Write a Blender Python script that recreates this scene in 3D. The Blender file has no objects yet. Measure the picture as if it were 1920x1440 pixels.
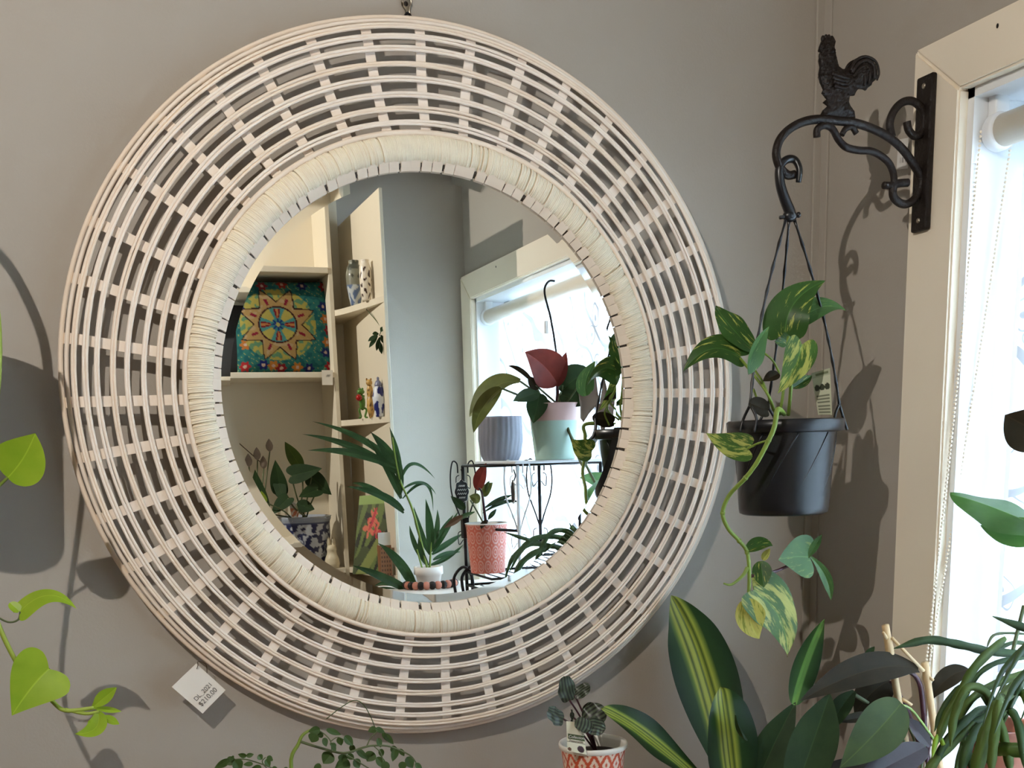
import bpy, bmesh, math, random
from mathutils import Vector, Matrix, noise
from mathutils.geometry import delaunay_2d_cdt
random.seed(7)
PI = math.pi
S = bpy.context.scene
COL = S.collection
Z0 = 1.6                      # height of the mirror's centre
GL = .0505                    # distance of the mirror glass from the wall

# ------------------------------------------------------------------ camera
YAW, PITCH, ROLL = .3463, -.2052, -.0291
CAM = Vector((-.4729, -1.6515, Z0-.0788)); FPX = 2105.68; PPY = 1280.
def _axes():
    cy, sy, cp, sp = math.cos(YAW), math.sin(YAW), math.cos(PITCH), math.sin(PITCH)
    f = Vector((sy*cp, cy*cp, sp)); r = Vector((cy, -sy, 0)); u = r.cross(f)
    cr, sr = math.cos(ROLL), math.sin(ROLL)
    return cr*r+sr*u, -sr*r+cr*u, f
AR, AU, AF = _axes()
cd = bpy.data.cameras.new('camera'); cam = bpy.data.objects.new('camera', cd); COL.objects.link(cam)
M = Matrix((AR, AU, -AF)).transposed().to_4x4(); M.translation = CAM; cam.matrix_world = M
cd.sensor_width = 36; cd.lens = FPX/1920*36; cd.shift_y = (PPY-720)/1920; cd.clip_start = .01
S.camera = cam

# ------------------------------------------------------------------ world, exposure
wd = bpy.data.worlds.new('sky'); S.world = wd; wd.use_nodes = True
bg = wd.node_tree.nodes['Background']; bg.inputs[0].default_value = (.58, .79, 1, 1); bg.inputs[1].default_value = 24.0
S.view_settings.view_transform = 'Standard'; S.view_settings.look = 'None'
S.view_settings.exposure = 0.0; S.view_settings.gamma = 1.0; S.view_settings.use_curve_mapping = False
S.cycles.max_bounces = 10; S.cycles.diffuse_bounces = 5; S.cycles.glossy_bounces = 5; S.cycles.transmission_bounces = 6
S.cycles.sample_clamp_indirect = 120.0; S.cycles.use_denoising = True
LAMP = Vector((-.96, -1.40, Z0+.80))
LAMP_W = 61.0

# ------------------------------------------------------------------ helpers
def ray(px, py): return AF + AR*((px-960)/FPX) - AU*((py-PPY)/FPX)
def W(px, py, Y):                         # real point at wall distance Y
    d = ray(px, py); return CAM + d*((Y-CAM.y)/d.y)
def WX(px, py, X):
    d = ray(px, py); return CAM + d*((X-CAM.x)/d.x)
def V(px, py, yv):                        # real point whose mirror image stands yv behind the wall
    p = W(px, py, yv); return Vector((p.x, -2*GL-yv, p.z))
def mpp(P): return (P-CAM).dot(AF)/FPX    # metres per pixel at a directly seen point
def mppv(yv): return (W(700, 800, yv)-CAM).dot(AF)/FPX
ORG = {}
def lin(c):
    return tuple(((x/255)/12.92 if x/255 <= .04045 else ((x/255+.055)/1.055)**2.4) for x in c)
def tag(o, label, cat, group=None):
    o['label'] = label; o['category'] = cat
    if group: o['group'] = group
    return o
def struct(o): o['kind'] = 'structure'; return o
def thing(name, label, cat, loc, group=None):
    o = bpy.data.objects.new(name, None); COL.objects.link(o); o.location = loc; o.empty_display_size = .05
    ORG[o] = Vector(loc); return tag(o, label, cat, group)
def mk(name, vf, mat, parent=None, uv=None, smooth=True, col=None, origin=None):
    vs, fs = vf
    org = ORG.get(parent, Vector((0, 0, 0))) if parent else (Vector(origin) if origin else Vector((0, 0, 0)))
    me = bpy.data.meshes.new(name)
    me.from_pydata([Vector(v)-org for v in vs], [], fs)
    if uv:
        l = me.uv_layers.new(name='UVMap').data
        for lp in me.loops: l[lp.index].uv = uv[lp.vertex_index]
    if col:
        a = me.color_attributes.new('Col', 'FLOAT_COLOR', 'POINT')
        for i, c in enumerate(col): a.data[i].color = (*c, 1)
    if smooth: me.shade_smooth()
    me.materials.append(mat)
    o = bpy.data.objects.new(name, me); COL.objects.link(o)
    if parent: o.parent = parent; ORG[o] = org
    else: o.location = org; ORG[o] = org
    return o
def inst(name, me, parent, rot=(0, 0, 0), loc=(0, 0, 0)):
    o = bpy.data.objects.new(name, me); COL.objects.link(o); o.parent = parent
    o.rotation_euler = rot; o.location = loc; return o
def join(*vfs):
    vs, fs = [], []
    for v, f in vfs:
        n = len(vs); vs += list(v); fs += [tuple(i+n for i in q) for q in f]
    return vs, fs
def box(a, b, bev=0):
    bm = bmesh.new(); bmesh.ops.create_cube(bm, size=1)
    a, b = Vector(a), Vector(b); c = (a+b)/2; s = b-a
    for v in bm.verts: v.co = Vector((c.x+v.co.x*s.x, c.y+v.co.y*s.y, c.z+v.co.z*s.z))
    if bev: bmesh.ops.bevel(bm, geom=bm.edges[:], offset=bev, segments=2, affect='EDGES', profile=.5)
    return dump(bm)
def dump(bm):
    bm.verts.index_update(); r = [v.co.copy() for v in bm.verts], [tuple(v.index for v in f.verts) for f in bm.faces]
    bm.free(); return r
def crom(pts, n=6, closed=False):
    pts = [Vector(p) for p in pts]; out = []; N = len(pts)
    if N < 3 and not closed: return [pts[0].lerp(pts[-1], i/n) for i in range(n+1)]
    for i in range(N if closed else N-1):
        if closed: p = [pts[(i+k) % N] for k in (-1, 0, 1, 2)]
        else: p = [pts[max(0, i-1)], pts[i], pts[i+1], pts[min(N-1, i+2)]]
        for k in range(n):
            t = k/n
            out.append(.5*((2*p[1]) + (p[2]-p[0])*t + (2*p[0]-5*p[1]+4*p[2]-p[3])*t*t + (3*p[1]-p[0]-3*p[2]+p[3])*t**3))
    if not closed: out.append(pts[-1])
    return out
def tube(pts, r, seg=8, closed=False, sq=1.0, up=None):
    pts = [Vector(p) for p in pts]; n = len(pts); vs, fs = [], []
    rr = r if isinstance(r, (list, tuple)) else [r]*n
    prev = None
    for i, p in enumerate(pts):
        t = (pts[(i+1) % n]-pts[i-1]) if closed else (pts[min(i+1, n-1)]-pts[max(i-1, 0)])
        t = t.normalized() if t.length > 1e-9 else Vector((0, 0, 1))
        if up is not None: a = Vector(up)-t*t.dot(Vector(up))
        elif prev is None:
            a = t.orthogonal()
        else: a = prev-t*prev.dot(t)
        if a.length < 1e-6: a = t.orthogonal()
        a.normalize(); prev = a; b = t.cross(a)
        q = rr[min(i, len(rr)-1)] if len(rr) == n else rr[0]+(rr[-1]-rr[0])*i/max(1, n-1)
        for k in range(seg):
            w = 2*PI*k/seg; vs.append(p+a*(q*math.cos(w))+b*(q*sq*math.sin(w)))
    m = n if closed else n-1
    for i in range(m):
        for k in range(seg):
            j = (i+1) % n; k2 = (k+1) % seg
            fs.append((i*seg+k, i*seg+k2, j*seg+k2, j*seg+k))
    if not closed: fs += [tuple(range(seg-1, -1, -1)), tuple(range((n-1)*seg, n*seg))]
    return vs, fs
def lathe(prof, seg=40, c=(0, 0, 0), uv=False, flut=None):
    c = Vector(c); vs, fs, uvs = [], [], []; n = len(prof)
    tot = [0]
    for i in range(1, n): tot.append(tot[-1]+math.hypot(prof[i][0]-prof[i-1][0], prof[i][1]-prof[i-1][1]))
    for k in range(seg+(1 if uv else 0)):
        a = 2*PI*k/seg
        for i, (r, z) in enumerate(prof):
            rr = r*(flut(a, i/(n-1)) if flut else 1)
            vs.append(c+Vector((rr*math.cos(a), rr*math.sin(a), z))); uvs.append((k/seg, tot[i]/tot[-1]))
    for k in range(seg):
        k2 = k+1 if uv else (k+1) % seg
        for i in range(n-1): fs.append((k*n+i, k2*n+i, k2*n+i+1, k*n+i+1))
    return (vs, fs, uvs) if uv else (vs, fs)
def ell(c, r, seg=16, rings=10, M3=None):
    c = Vector(c); r = Vector(r) if not isinstance(r, (int, float)) else Vector((r, r, r)); vs, fs = [], []
    for i in range(rings+1):
        th = PI*i/rings
        for k in range(seg):
            a = 2*PI*k/seg; p = Vector((r.x*math.sin(th)*math.cos(a), r.y*math.sin(th)*math.sin(a), r.z*math.cos(th)))
            if M3: p = M3 @ p
            vs.append(c+p)
    for i in range(rings):
        for k in range(seg): fs.append((i*seg+k, (i+1)*seg+k, (i+1)*seg+(k+1) % seg, i*seg+(k+1) % seg))
    return vs, fs
def disc(c, r, seg=32, z=0):
    c = Vector(c); return [c+Vector((r*math.cos(2*PI*k/seg), r*math.sin(2*PI*k/seg), z)) for k in range(seg)], [tuple(range(seg))]
def inflate(poly, P, nrm, th, step=4., bump=0, pw=.5, sc=1):
    """polygon in pixels, P(px,py)->3D; a body swelling to thickness th on both sides"""
    from mathutils import geometry as g
    pts = [Vector((x, y)) for x, y in poly]; N = len(pts)
    # densify
    dense = []
    for i in range(N):
        a, b = pts[i], pts[(i+1) % N]; m = max(1, int((b-a).length/step))
        dense += [a.lerp(b, k/m) for k in range(m)]
    xs = [p.x for p in dense]; ys = [p.y for p in dense]; B = len(dense)
    def inside(q):
        c = False; j = B-1
        for i in range(B):
            if (dense[i].y > q.y) != (dense[j].y > q.y) and q.x < (dense[j].x-dense[i].x)*(q.y-dense[i].y)/(dense[j].y-dense[i].y)+dense[i].x: c = not c
            j = i
        return c
    allp = list(dense); y = min(ys)+step/2
    while y < max(ys):
        x = min(xs)+step/2
        while x < max(xs):
            q = Vector((x, y))
            if inside(q) and min((q-d).length for d in dense) > step*.6: allp.append(q)
            x += step
        y += step
    v2, e2, f2, *_ = delaunay_2d_cdt(allp, [(i, (i+1) % B) for i in range(B)], [list(range(B))], 1, 1e-5)
    D = [0 if i < B else min((q-d).length for d in dense) for i, q in enumerate(v2)]; mx = max(D) or 1
    nrm = Vector(nrm); vs, fs = [], []
    for s in (1, -1):
        for q, d in zip(v2, D):
            h = th*(d/mx)**pw
            if bump and d > 0: h += bump*noise.noise(Vector((q.x*.16*sc, q.y*.16*sc, 3*s)))
            vs.append(P(q.x, q.y)+nrm*(s*(h if d > 0 else th*.12)))
    n = len(v2)
    for f in f2: fs.append(tuple(f)); fs.append(tuple(i+n for i in reversed(f)))
    for i in range(B): fs.append((i, (i+1) % B, (i+1) % B+n, i+n))
    return vs, fs

# ------------------------------------------------------------------ materials
def nodes(name):
    m = bpy.data.materials.new(name); m.use_nodes = True; nt = m.node_tree
    return m, nt, nt.nodes['Principled BSDF'], nt.nodes['Material Output']
def add(nt, t, **kw):
    n = nt.nodes.new(t)
    for k, v in kw.items():
        if k.startswith('i_'): n.inputs[int(k[2:])].default_value = v
        else: setattr(n, k, v)
    return n
def ramp(nt, stops, interp='LINEAR'):
    r = nt.nodes.new('ShaderNodeValToRGB'); r.color_ramp.interpolation = interp
    e = r.color_ramp.elements
    while len(e) < len(stops): e.new(.5)
    for q, (p, c) in zip(e, stops): q.position = p; q.color = (*c, 1) if len(c) == 3 else c
    return r
def mathn(nt, op, a, b=None, c=None, clamp=False):
    n = nt.nodes.new('ShaderNodeMath'); n.operation = op; n.use_clamp = clamp
    for i, x in enumerate((a, b, c)):
        if x is None: continue
        if isinstance(x, (int, float)): n.inputs[i].default_value = x
        else: nt.links.new(x, n.inputs[i])
    return n.outputs[0]
def mixc(nt, fac, a, b):
    n = nt.nodes.new('ShaderNodeMix'); n.data_type = 'RGBA'
    for s, x in ((0, fac), (6, a), (7, b)):
        if isinstance(x, (int, float)): n.inputs[s].default_value = x
        elif isinstance(x, tuple): n.inputs[s].default_value = (*x, 1) if len(x) == 3 else x
        else: nt.links.new(x, n.inputs[s])
    return n.outputs[2]
def pr(name, c, rough=.5, metal=0, var=.08, nscale=12, bump=None, spec=.5, vcol=False, coat=0, trans=0):
    """plain procedural material: colour c (sRGB 0-255) with noise variation and fine relief"""
    m, nt, b, out = nodes(name)
    tc = add(nt, 'ShaderNodeTexCoord')
    nz = add(nt, 'ShaderNodeTexNoise'); nz.inputs['Scale'].default_value = nscale; nz.inputs['Detail'].default_value = 5
    nt.links.new(tc.outputs['Object'], nz.inputs['Vector'])
    if vcol:
        at = add(nt, 'ShaderNodeVertexColor', layer_name='Col'); base = at.outputs[0]
        k = mathn(nt, 'MULTIPLY_ADD', nz.outputs[0], 2*var, 1-var)
        mul = add(nt, 'ShaderNodeMix', data_type='RGBA', blend_type='MULTIPLY'); mul.inputs[0].default_value = 1
        nt.links.new(base, mul.inputs[6]); nt.links.new(k, mul.inputs[7]); cs = mul.outputs[2]
    else:
        L = Vector(lin(c)); cs = mixc(nt, nz.outputs[0], tuple(L*(1-var*2)), tuple(min(1, x) for x in L*(1+var*2)))
    nt.links.new(cs, b.inputs['Base Color'])
    b.inputs['Roughness'].default_value = rough; b.inputs['Metallic'].default_value = metal
    b.inputs['Specular IOR Level'].default_value = spec
    if coat: b.inputs['Coat Weight'].default_value = coat
    if bump:
        n2 = add(nt, 'ShaderNodeTexNoise'); n2.inputs['Scale'].default_value = bump[0]; n2.inputs['Detail'].default_value = 3
        nt.links.new(tc.outputs['Object'], n2.inputs['Vector'])
        bp = add(nt, 'ShaderNodeBump'); bp.inputs['Strength'].default_value = bump[1]; bp.inputs['Distance'].default_value = .002
        nt.links.new(n2.outputs[0], bp.inputs['Height']); nt.links.new(bp.outputs[0], b.inputs['Normal'])
    if trans:
        t = add(nt, 'ShaderNodeBsdfTranslucent'); nt.links.new(cs, t.inputs[0])
        mx = add(nt, 'ShaderNodeMixShader'); mx.inputs[0].default_value = trans
        nt.links.new(b.outputs[0], mx.inputs[1]); nt.links.new(t.outputs[0], mx.inputs[2]); nt.links.new(mx.outputs[0], out.inputs[0])
    return m
def leafmat(name, dark, light, kind='plain', accent=(200, 200, 80), rough=.35, trans=.25, seed=0, vein=.5, amt=.5, spec=.35):
    m, nt, b, out = nodes(name)
    uvn = add(nt, 'ShaderNodeUVMap'); sep = add(nt, 'ShaderNodeSeparateXYZ'); nt.links.new(uvn.outputs[0], sep.inputs[0])
    u, v = sep.outputs[0], sep.outputs[1]
    au = mathn(nt, 'ABSOLUTE', mathn(nt, 'SUBTRACT', u, .5))            # 0 at midrib .. .5 at edge
    tc = add(nt, 'ShaderNodeTexCoord')
    nz = add(nt, 'ShaderNodeTexNoise'); nz.inputs['Scale'].default_value = 30; nz.inputs['Detail'].default_value = 4
    nt.links.new(tc.outputs['Object'], nz.inputs['Vector'])
    D, Lc, A = lin(dark), lin(light), lin(accent)
    col = mixc(nt, nz.outputs[0], D, Lc)
    mp = add(nt, 'ShaderNodeCombineXYZ')
    if kind == 'pothos':
        nt.links.new(mathn(nt, 'MULTIPLY', u, 9.), mp.inputs[0]); nt.links.new(mathn(nt, 'MULTIPLY_ADD', au, -6., mathn(nt, 'MULTIPLY', v, 3.2)), mp.inputs[1]); mp.inputs[2].default_value = seed*3.7
        n2 = add(nt, 'ShaderNodeTexNoise'); n2.inputs['Scale'].default_value = 1.0; n2.inputs['Detail'].default_value = 6; n2.inputs['Roughness'].default_value = .65
        nt.links.new(mp.outputs[0], n2.inputs['Vector'])
        f = ramp(nt, [(0, (0, 0, 0)), (.62-.25*amt, (0, 0, 0)), (.68-.22*amt, (.75, .75, .75)), (1, (1, 1, 1))]); nt.links.new(n2.outputs[0], f.inputs[0])
        col = mixc(nt, f.outputs[0], col, A)
    elif kind == 'dracaena':
        n2 = add(nt, 'ShaderNodeTexNoise'); n2.inputs['Scale'].default_value = 1; mp.inputs[2].default_value = seed
        nt.links.new(mathn(nt, 'MULTIPLY', u, 4), mp.inputs[0]); nt.links.new(mathn(nt, 'MULTIPLY', v, .9), mp.inputs[1]); nt.links.new(mp.outputs[0], n2.inputs['Vector'])
        uu = mathn(nt, 'ADD', u, mathn(nt, 'MULTIPLY_ADD', n2.outputs[0], .08, -.04))
        dk, mid = D, lin((62, 84, 30))
        r = ramp(nt, [(0, D), (.24, Lc), (.30, lin((96, 122, 44))), (.34, A), (.38, mid), (.42, A), (.455, A), (.48, mid), (.515, A), (.56, mid), (.60, A), (.66, lin((110, 130, 52))), (.70, Lc), (1, D)])
        nt.links.new(uu, r.inputs[0]); col = mixc(nt, mathn(nt, 'MULTIPLY', nz.outputs[0], .25), r.outputs[0], D)
    elif kind == 'stripe':
        r = ramp(nt, [(0, D), (.36, Lc), (.40, A), (.60, A), (.65, Lc), (1, D)]); nt.links.new(u, r.inputs[0]); col = r.outputs[0]
    elif kind == 'peperomia':
        w = mathn(nt, 'SINE', mathn(nt, 'MULTIPLY_ADD', u, 34., mathn(nt, 'MULTIPLY', mathn(nt, 'SINE', mathn(nt, 'MULTIPLY', v, 3.14)), 2.0)))
        f = mathn(nt, 'MULTIPLY_ADD', w, .5, .5); col = mixc(nt, f, D, A)
    if kind in ('plain', 'pothos'):
        sv = mathn(nt, 'SINE', mathn(nt, 'MULTIPLY', mathn(nt, 'SUBTRACT', v, mathn(nt, 'MULTIPLY', au, .9)), 75.))
        col = mixc(nt, mathn(nt, 'MULTIPLY', mathn(nt, 'GREATER_THAN', sv, .93), .18*vein), col, Lc)
        col = mixc(nt, mathn(nt, 'MULTIPLY', mathn(nt, 'LESS_THAN', au, .014), vein), col, tuple(min(1, x*1.7) for x in Lc))
    nt.links.new(col, b.inputs['Base Color']); b.inputs['Roughness'].default_value = rough; b.inputs['Specular IOR Level'].default_value = spec
    n3 = add(nt, 'ShaderNodeTexNoise'); n3.inputs['Scale'].default_value = 140; nt.links.new(tc.outputs['Object'], n3.inputs['Vector'])
    bp = add(nt, 'ShaderNodeBump'); bp.inputs['Strength'].default_value = .15; bp.inputs['Distance'].default_value = .001
    nt.links.new(n3.outputs[0], bp.inputs['Height']); nt.links.new(bp.outputs[0], b.inputs['Normal'])
    t = add(nt, 'ShaderNodeBsdfTranslucent'); nt.links.new(col, t.inputs[0])
    mx = add(nt, 'ShaderNodeMixShader'); mx.inputs[0].default_value = trans
    nt.links.new(b.outputs[0], mx.inputs[1]); nt.links.new(t.outputs[0], mx.inputs[2]); nt.links.new(mx.outputs[0], out.inputs[0])
    return m

MT = {}
MT['wall'] = pr('wall_paint', (172, 165, 155), .85, var=.012, nscale=1.5, bump=(260, .12), spec=.2)
MT['ceil'] = pr('ceiling_paint', (225, 222, 215), .9, var=.01)
MT['floor'] = pr('floor_boards', (120, 92, 66), .5, var=.15, nscale=6)
MT['gloss'] = pr('gloss_cream_paint', (244, 232, 212), .28, var=.012, nscale=3, bump=(60, .06))
MT['frame'] = pr('white_sash_paint', (236, 238, 240), .35, var=.01)
MT['rattan'] = pr('whitewashed_rattan', (246, 234, 221), .6, var=.03, nscale=45, bump=(240, .08), spec=.3)
MT['rattan2'] = pr('whitewashed_cane', (243, 227, 209), .6, var=.04, nscale=30, bump=(240, .08), spec=.3)
MT['rope'] = pr('cream_paper_cord', (250, 236, 214), .75, var=.05, nscale=90, spec=.2)
MT['block'] = pr('pale_bamboo', (242, 226, 207), .55, var=.06, nscale=25)
MT['core'] = pr('dark_backing', (70, 62, 55), .8)
MT['iron'] = pr('brown_black_cast_iron', (30, 23, 20), .5, metal=0, var=.3, nscale=55, bump=(150, .9), spec=.3)
MT['blackp'] = pr('black_plastic', (20, 22, 26), .32, var=.06, nscale=20, bump=(50, .1), spec=.55)
MT['wire'] = pr('black_wire', (20, 20, 24), .4, metal=.3)
MT['wire_glare'] = pr('glare_paled_wire', (226, 228, 230), .4)  # wire coloured pale to stand in for the flare over it
MT['soil'] = pr('potting_soil', (38, 30, 26), .95, var=.35, nscale=70, bump=(160, 1))
MT['steel'] = pr('brushed_steel', (170, 160, 145), .3, metal=.9)
MT['paper'] = pr('white_card', (236, 230, 220), .6, var=.015)
MT['ink'] = pr('grey_ink', (96, 92, 88), .7)
MT['string'] = pr('brown_string', (90, 75, 58), .8)
MT['white'] = pr('white_laminate', (232, 228, 218), .4, var=.01)
MT['shelf'] = pr('cream_shelf_paint', (226, 216, 194), .45, var=.015, nscale=4)
MT['stem'] = pr('green_stem', (128, 152, 62), .45, var=.15, nscale=30, trans=.1)
MT['stemy'] = pr('lime_stem', (158, 178, 70), .45, var=.12, nscale=30, trans=.1)
MT['stemd'] = pr('purple_stem', (70, 38, 48), .4, var=.2, nscale=30)
MT['twig'] = pr('thin_green_twig', (86, 98, 62), .6, var=.15, nscale=30)
MT['bamboo'] = pr('bamboo_cane', (208, 178, 134), .5, var=.14, nscale=22)
MT['wood'] = pr('bench_pine', (170, 130, 88), .6, var=.12, nscale=9)
MT['terra'] = pr('terracotta', (190, 122, 100), .7, var=.08, nscale=20)
MT['vcol'] = pr('painted_ceramic', (0, 0, 0), .3, vcol=True, var=.04)
MT['vfab'] = pr('embroidered_cloth', (0, 0, 0), .9, vcol=True, var=.12, nscale=160, spec=.1)
MT['vpaper'] = pr('printed_card', (0, 0, 0), .55, vcol=True, var=.02)
MT['charcoal'] = pr('charcoal_cloth', (48, 50, 52), .9, var=.1, nscale=60)
m, nt, b, o_ = nodes('mirror_silver'); b.inputs['Base Color'].default_value = (.93, .95, .95, 1); b.inputs['Metallic'].default_value = 1; b.inputs['Roughness'].default_value = .0; MT['mirror'] = m
m, nt, b, o_ = nodes('window_glass'); t_ = add(nt, 'ShaderNodeBsdfTransparent'); g_ = add(nt, 'ShaderNodeBsdfGlossy'); g_.inputs['Roughness'].default_value = 0
fr = add(nt, 'ShaderNodeFresnel'); fr.inputs[0].default_value = 1.45; x_ = add(nt, 'ShaderNodeMixShader'); nt.links.new(fr.outputs[0], x_.inputs[0]); nt.links.new(t_.outputs[0], x_.inputs[1]); nt.links.new(g_.outputs[0], x_.inputs[2]); nt.links.new(x_.outputs[0], o_.inputs[0]); MT['glass'] = m
# leaves
MT['po1'] = leafmat('pothos_leaf', (34, 66, 26), (66, 104, 46), 'pothos', (196, 196, 96), seed=1, amt=.14)
MT['po2'] = leafmat('pothos_leaf_marbled', (42, 80, 30), (84, 116, 48), 'pothos', (194, 192, 100), seed=5, amt=.50)
MT['po3'] = leafmat('pothos_leaf_yellow', (92, 112, 34), (150, 158, 62), 'pothos', (214, 206, 112), seed=9, amt=.9)
MT['po4'] = leafmat('pothos_leaf_pale', (52, 92, 48), (90, 126, 70), 'pothos', (150, 172, 96), seed=3, amt=.2)
MT['neon'] = leafmat('neon_pothos_leaf', (134, 178, 40), (182, 208, 66), 'plain', trans=.4, vein=.25)
MT['drac'] = leafmat('striped_dracaena_leaf', (22, 44, 24), (40, 70, 32), 'dracaena', (170, 178, 70), rough=.33, trans=.15)
MT['dracs'] = leafmat('dracaena_young_leaf', (28, 62, 30), (58, 98, 46), 'stripe', (118, 166, 82), trans=.2)
MT['dark'] = leafmat('dark_olive_leaf', (28, 25, 14), (52, 43, 27), 'plain', rough=.65, trans=.04, vein=.35, spec=.15)
MT['green'] = leafmat('glossy_green_leaf', (34, 54, 20), (76, 92, 34), 'plain', rough=.5, trans=.12, vein=.4, spec=.25)
MT['deep'] = leafmat('deep_green_leaf', (28, 48, 28), (54, 76, 42), 'plain', rough=.5, trans=.12, vein=.35, spec=.2)
MT['purple'] = leafmat('purple_leaf', (30, 16, 22), (54, 30, 38), 'plain', rough=.35, trans=.05, vein=.2)
MT['big'] = leafmat('big_green_leaf', (56, 96, 44), (96, 136, 72), 'plain', rough=.3, trans=.45, vein=.3)
MT['fish'] = leafmat('fishbone_stem', (78, 104, 44), (122, 142, 70), 'plain', rough=.5, trans=.45, vein=.1)
MT['fishd'] = leafmat('fishbone_stem_dark', (52, 80, 44), (88, 114, 64), 'plain', rough=.5, trans=.4, vein=.1)
MT['fern'] = leafmat('small_green_leaflet', (46, 72, 34), (84, 112, 56), 'plain', rough=.5, trans=.25, vein=.2)
MT['pep'] = leafmat('peperomia_leaf', (34, 36, 34), (60, 66, 52), 'peperomia', (84, 96, 76), rough=.35, trans=.08)
MT['palm'] = leafmat('palm_leaflet', (34, 62, 38), (66, 100, 56), 'plain', rough=.45, trans=.3, vein=.25)
MT['red'] = leafmat('maroon_leaf', (92, 30, 28), (140, 58, 46), 'plain', rough=.4, trans=.3, vein=.2)
MT['olive'] = leafmat('olive_leaf', (70, 78, 34), (120, 118, 58), 'plain', rough=.4, trans=.3, vein=.3)
MT['brown'] = leafmat('brown_dry_leaf', (64, 46, 34), (104, 78, 54), 'plain', rough=.6, trans=.1, vein=.2)

# ------------------------------------------------------------------ leaf builder
PROF = {
 'heart': [(0, 0), (-.09, .3), (-.12, .6), (-.05, .88), (.1, 1), (.3, .97), (.5, .8), (.7, .52), (.86, .25), (1, 0)],
 'ovate': [(0, 0), (.02, .35), (.12, .72), (.28, .97), (.45, 1), (.62, .85), (.78, .57), (.9, .28), (1, 0)],
 'lance': [(0, .22), (.1, .42), (.3, .85), (.5, 1), (.7, .85), (.85, .5), (.95, .2), (1, 0)],
 'round': [(0, 0), (-.05, .4), (.03, .75), (.25, 1), (.5, 1.03), (.75, .85), (.92, .5), (1, 0)],
 'sheath': [(0, .55), (.15, .75), (.35, .95), (.55, 1), (.75, .85), (.88, .55), (.96, .25), (1, 0)],
 'palm': [(0, .3), (.15, .8), (.35, 1), (.6, .85), (.8, .5), (1, 0)],
}
def leafmesh(base, tip, width, prof='ovate', mid=None, nvec=None, fold=.25, wave=0., curl=0., nl=4, m=6, twist=0, seed=0):
    base, tip = Vector(base), Vector(tip); mid = Vector(mid) if mid else (base+tip)/2
    ctl = 2*mid-.5*(base+tip)
    toc = (CAM-mid).normalized()
    n0 = Vector(nvec).normalized() if nvec is not None else (toc+Vector((0, 0, .35))).normalized()
    def cur(t):
        if t < 0: return base+(ctl-base).normalized()*(t*(tip-base).length)
        return base*(1-t)**2+ctl*2*t*(1-t)+tip*t*t
    def frame(t):
        t = max(0, min(1, t)); d = ((ctl-base)*(1-t)+(tip-ctl)*t)
        d = d.normalized() if d.length > 1e-9 else (tip-base).normalized()
        s = d.cross(n0)
        s = s.normalized() if s.length > 1e-6 else d.orthogonal().normalized()
        n = s.cross(d).normalized()
        if twist:
            q = Matrix.Rotation(twist*t, 3, d); s = q @ s; n = q @ n
        return d, s, n
    pts = [Vector((a, b, 0)) for a, b in PROF[prof]]; out = crom(pts, nl); R = len(out)
    vs, uvs, fs = [], [], []
    for side in (1, -1):
        off = len(vs)
        for i, o in enumerate(out):
            t, w = o.x, max(0, o.y); tm = max(0, t)
            for j in range(m+1):
                f = j/m; tt = tm+(t-tm)*f; _, s, n = frame(tt)
                ww = w*f*width/2
                h = fold*ww-curl*ww*ww/max(1e-6, width)*2
                h += wave*width*f*math.sin(tt*13+side*1.3+seed*2.1)
                vs.append(cur(tt)+s*(side*ww)+n*h); uvs.append((.5+side*.5*f*(.15+.85*min(1, w)), tt))
        for i in range(R-1):
            for j in range(m):
                a, b_, c, d = off+i*(m+1)+j, off+(i+1)*(m+1)+j, off+(i+1)*(m+1)+j+1, off+i*(m+1)+j+1
                fs.append((a, b_, c, d) if side > 0 else (d, c, b_, a))
    return (vs, fs), uvs
def leaf(parent, mat, base, tip, width, name='leaf', **kw):
    vf, uv = leafmesh(base, tip, width, **kw)
    return mk(name, vf, MT[mat], parent, uv=uv)
def pleaf(parent, mat, b, t, wpx, Yb, Yt=None, mid=None, Ym=None, name='leaf', **kw):
    """leaf seen directly: base/tip/mid as picture points at wall distances Y"""
    Yt = Yb if Yt is None else Yt; B, T = W(*b, Yb), W(*t, Yt)
    Md = W(*mid, (Yb+Yt)/2 if Ym is None else Ym) if mid else None
    return leaf(parent, mat, B, T, wpx*mpp((B+T)/2), name, mid=Md, **kw)
def vleaf(parent, mat, b, t, wpx, yb, yt=None, mid=None, ym=None, name='leaf', **kw):
    yt = yb if yt is None else yt; B, T = V(*b, yb), V(*t, yt)
    Md = V(*mid, (yb+yt)/2 if ym is None else ym) if mid else None
    kw.setdefault('nvec', (-.5, .8, .35))
    return leaf(parent, mat, B, T, wpx*mppv((yb+yt)/2), name, mid=Md, **kw)
def stem(parent, mat, pts, r, name='stem', n=5, seg=7):
    return mk(name, tube(crom(pts, n), r, seg), MT[mat], parent)
def ribbon(pts, w, nvec, zig=0, th=.0005, n=6):
    P = crom(pts, n); nv = Vector(nvec); vs, fs, uvs = [], [], []; N = len(P)
    for i, p in enumerate(P):
        d = (P[min(i+1, N-1)]-P[max(i-1, 0)]).normalized(); s = d.cross(nv).normalized(); nn = s.cross(d)
        t = i/(N-1); ww = w/2*min(1, 5*(1-t)+.1, 6*t+.45)*(1+zig*(1 if i % 4 < 2 else -1))
        for a, h in ((-1, 0), (0, th), (1, 0), (0, -th)): vs.append(p+s*(a*ww)+nn*h); uvs.append((.5+.5*a, t))
    for i in range(N-1):
        for k in range(4): fs.append((i*4+k, i*4+(k+1) % 4, (i+1)*4+(k+1) % 4, (i+1)*4+k))
    return (vs, fs), uvs
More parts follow.
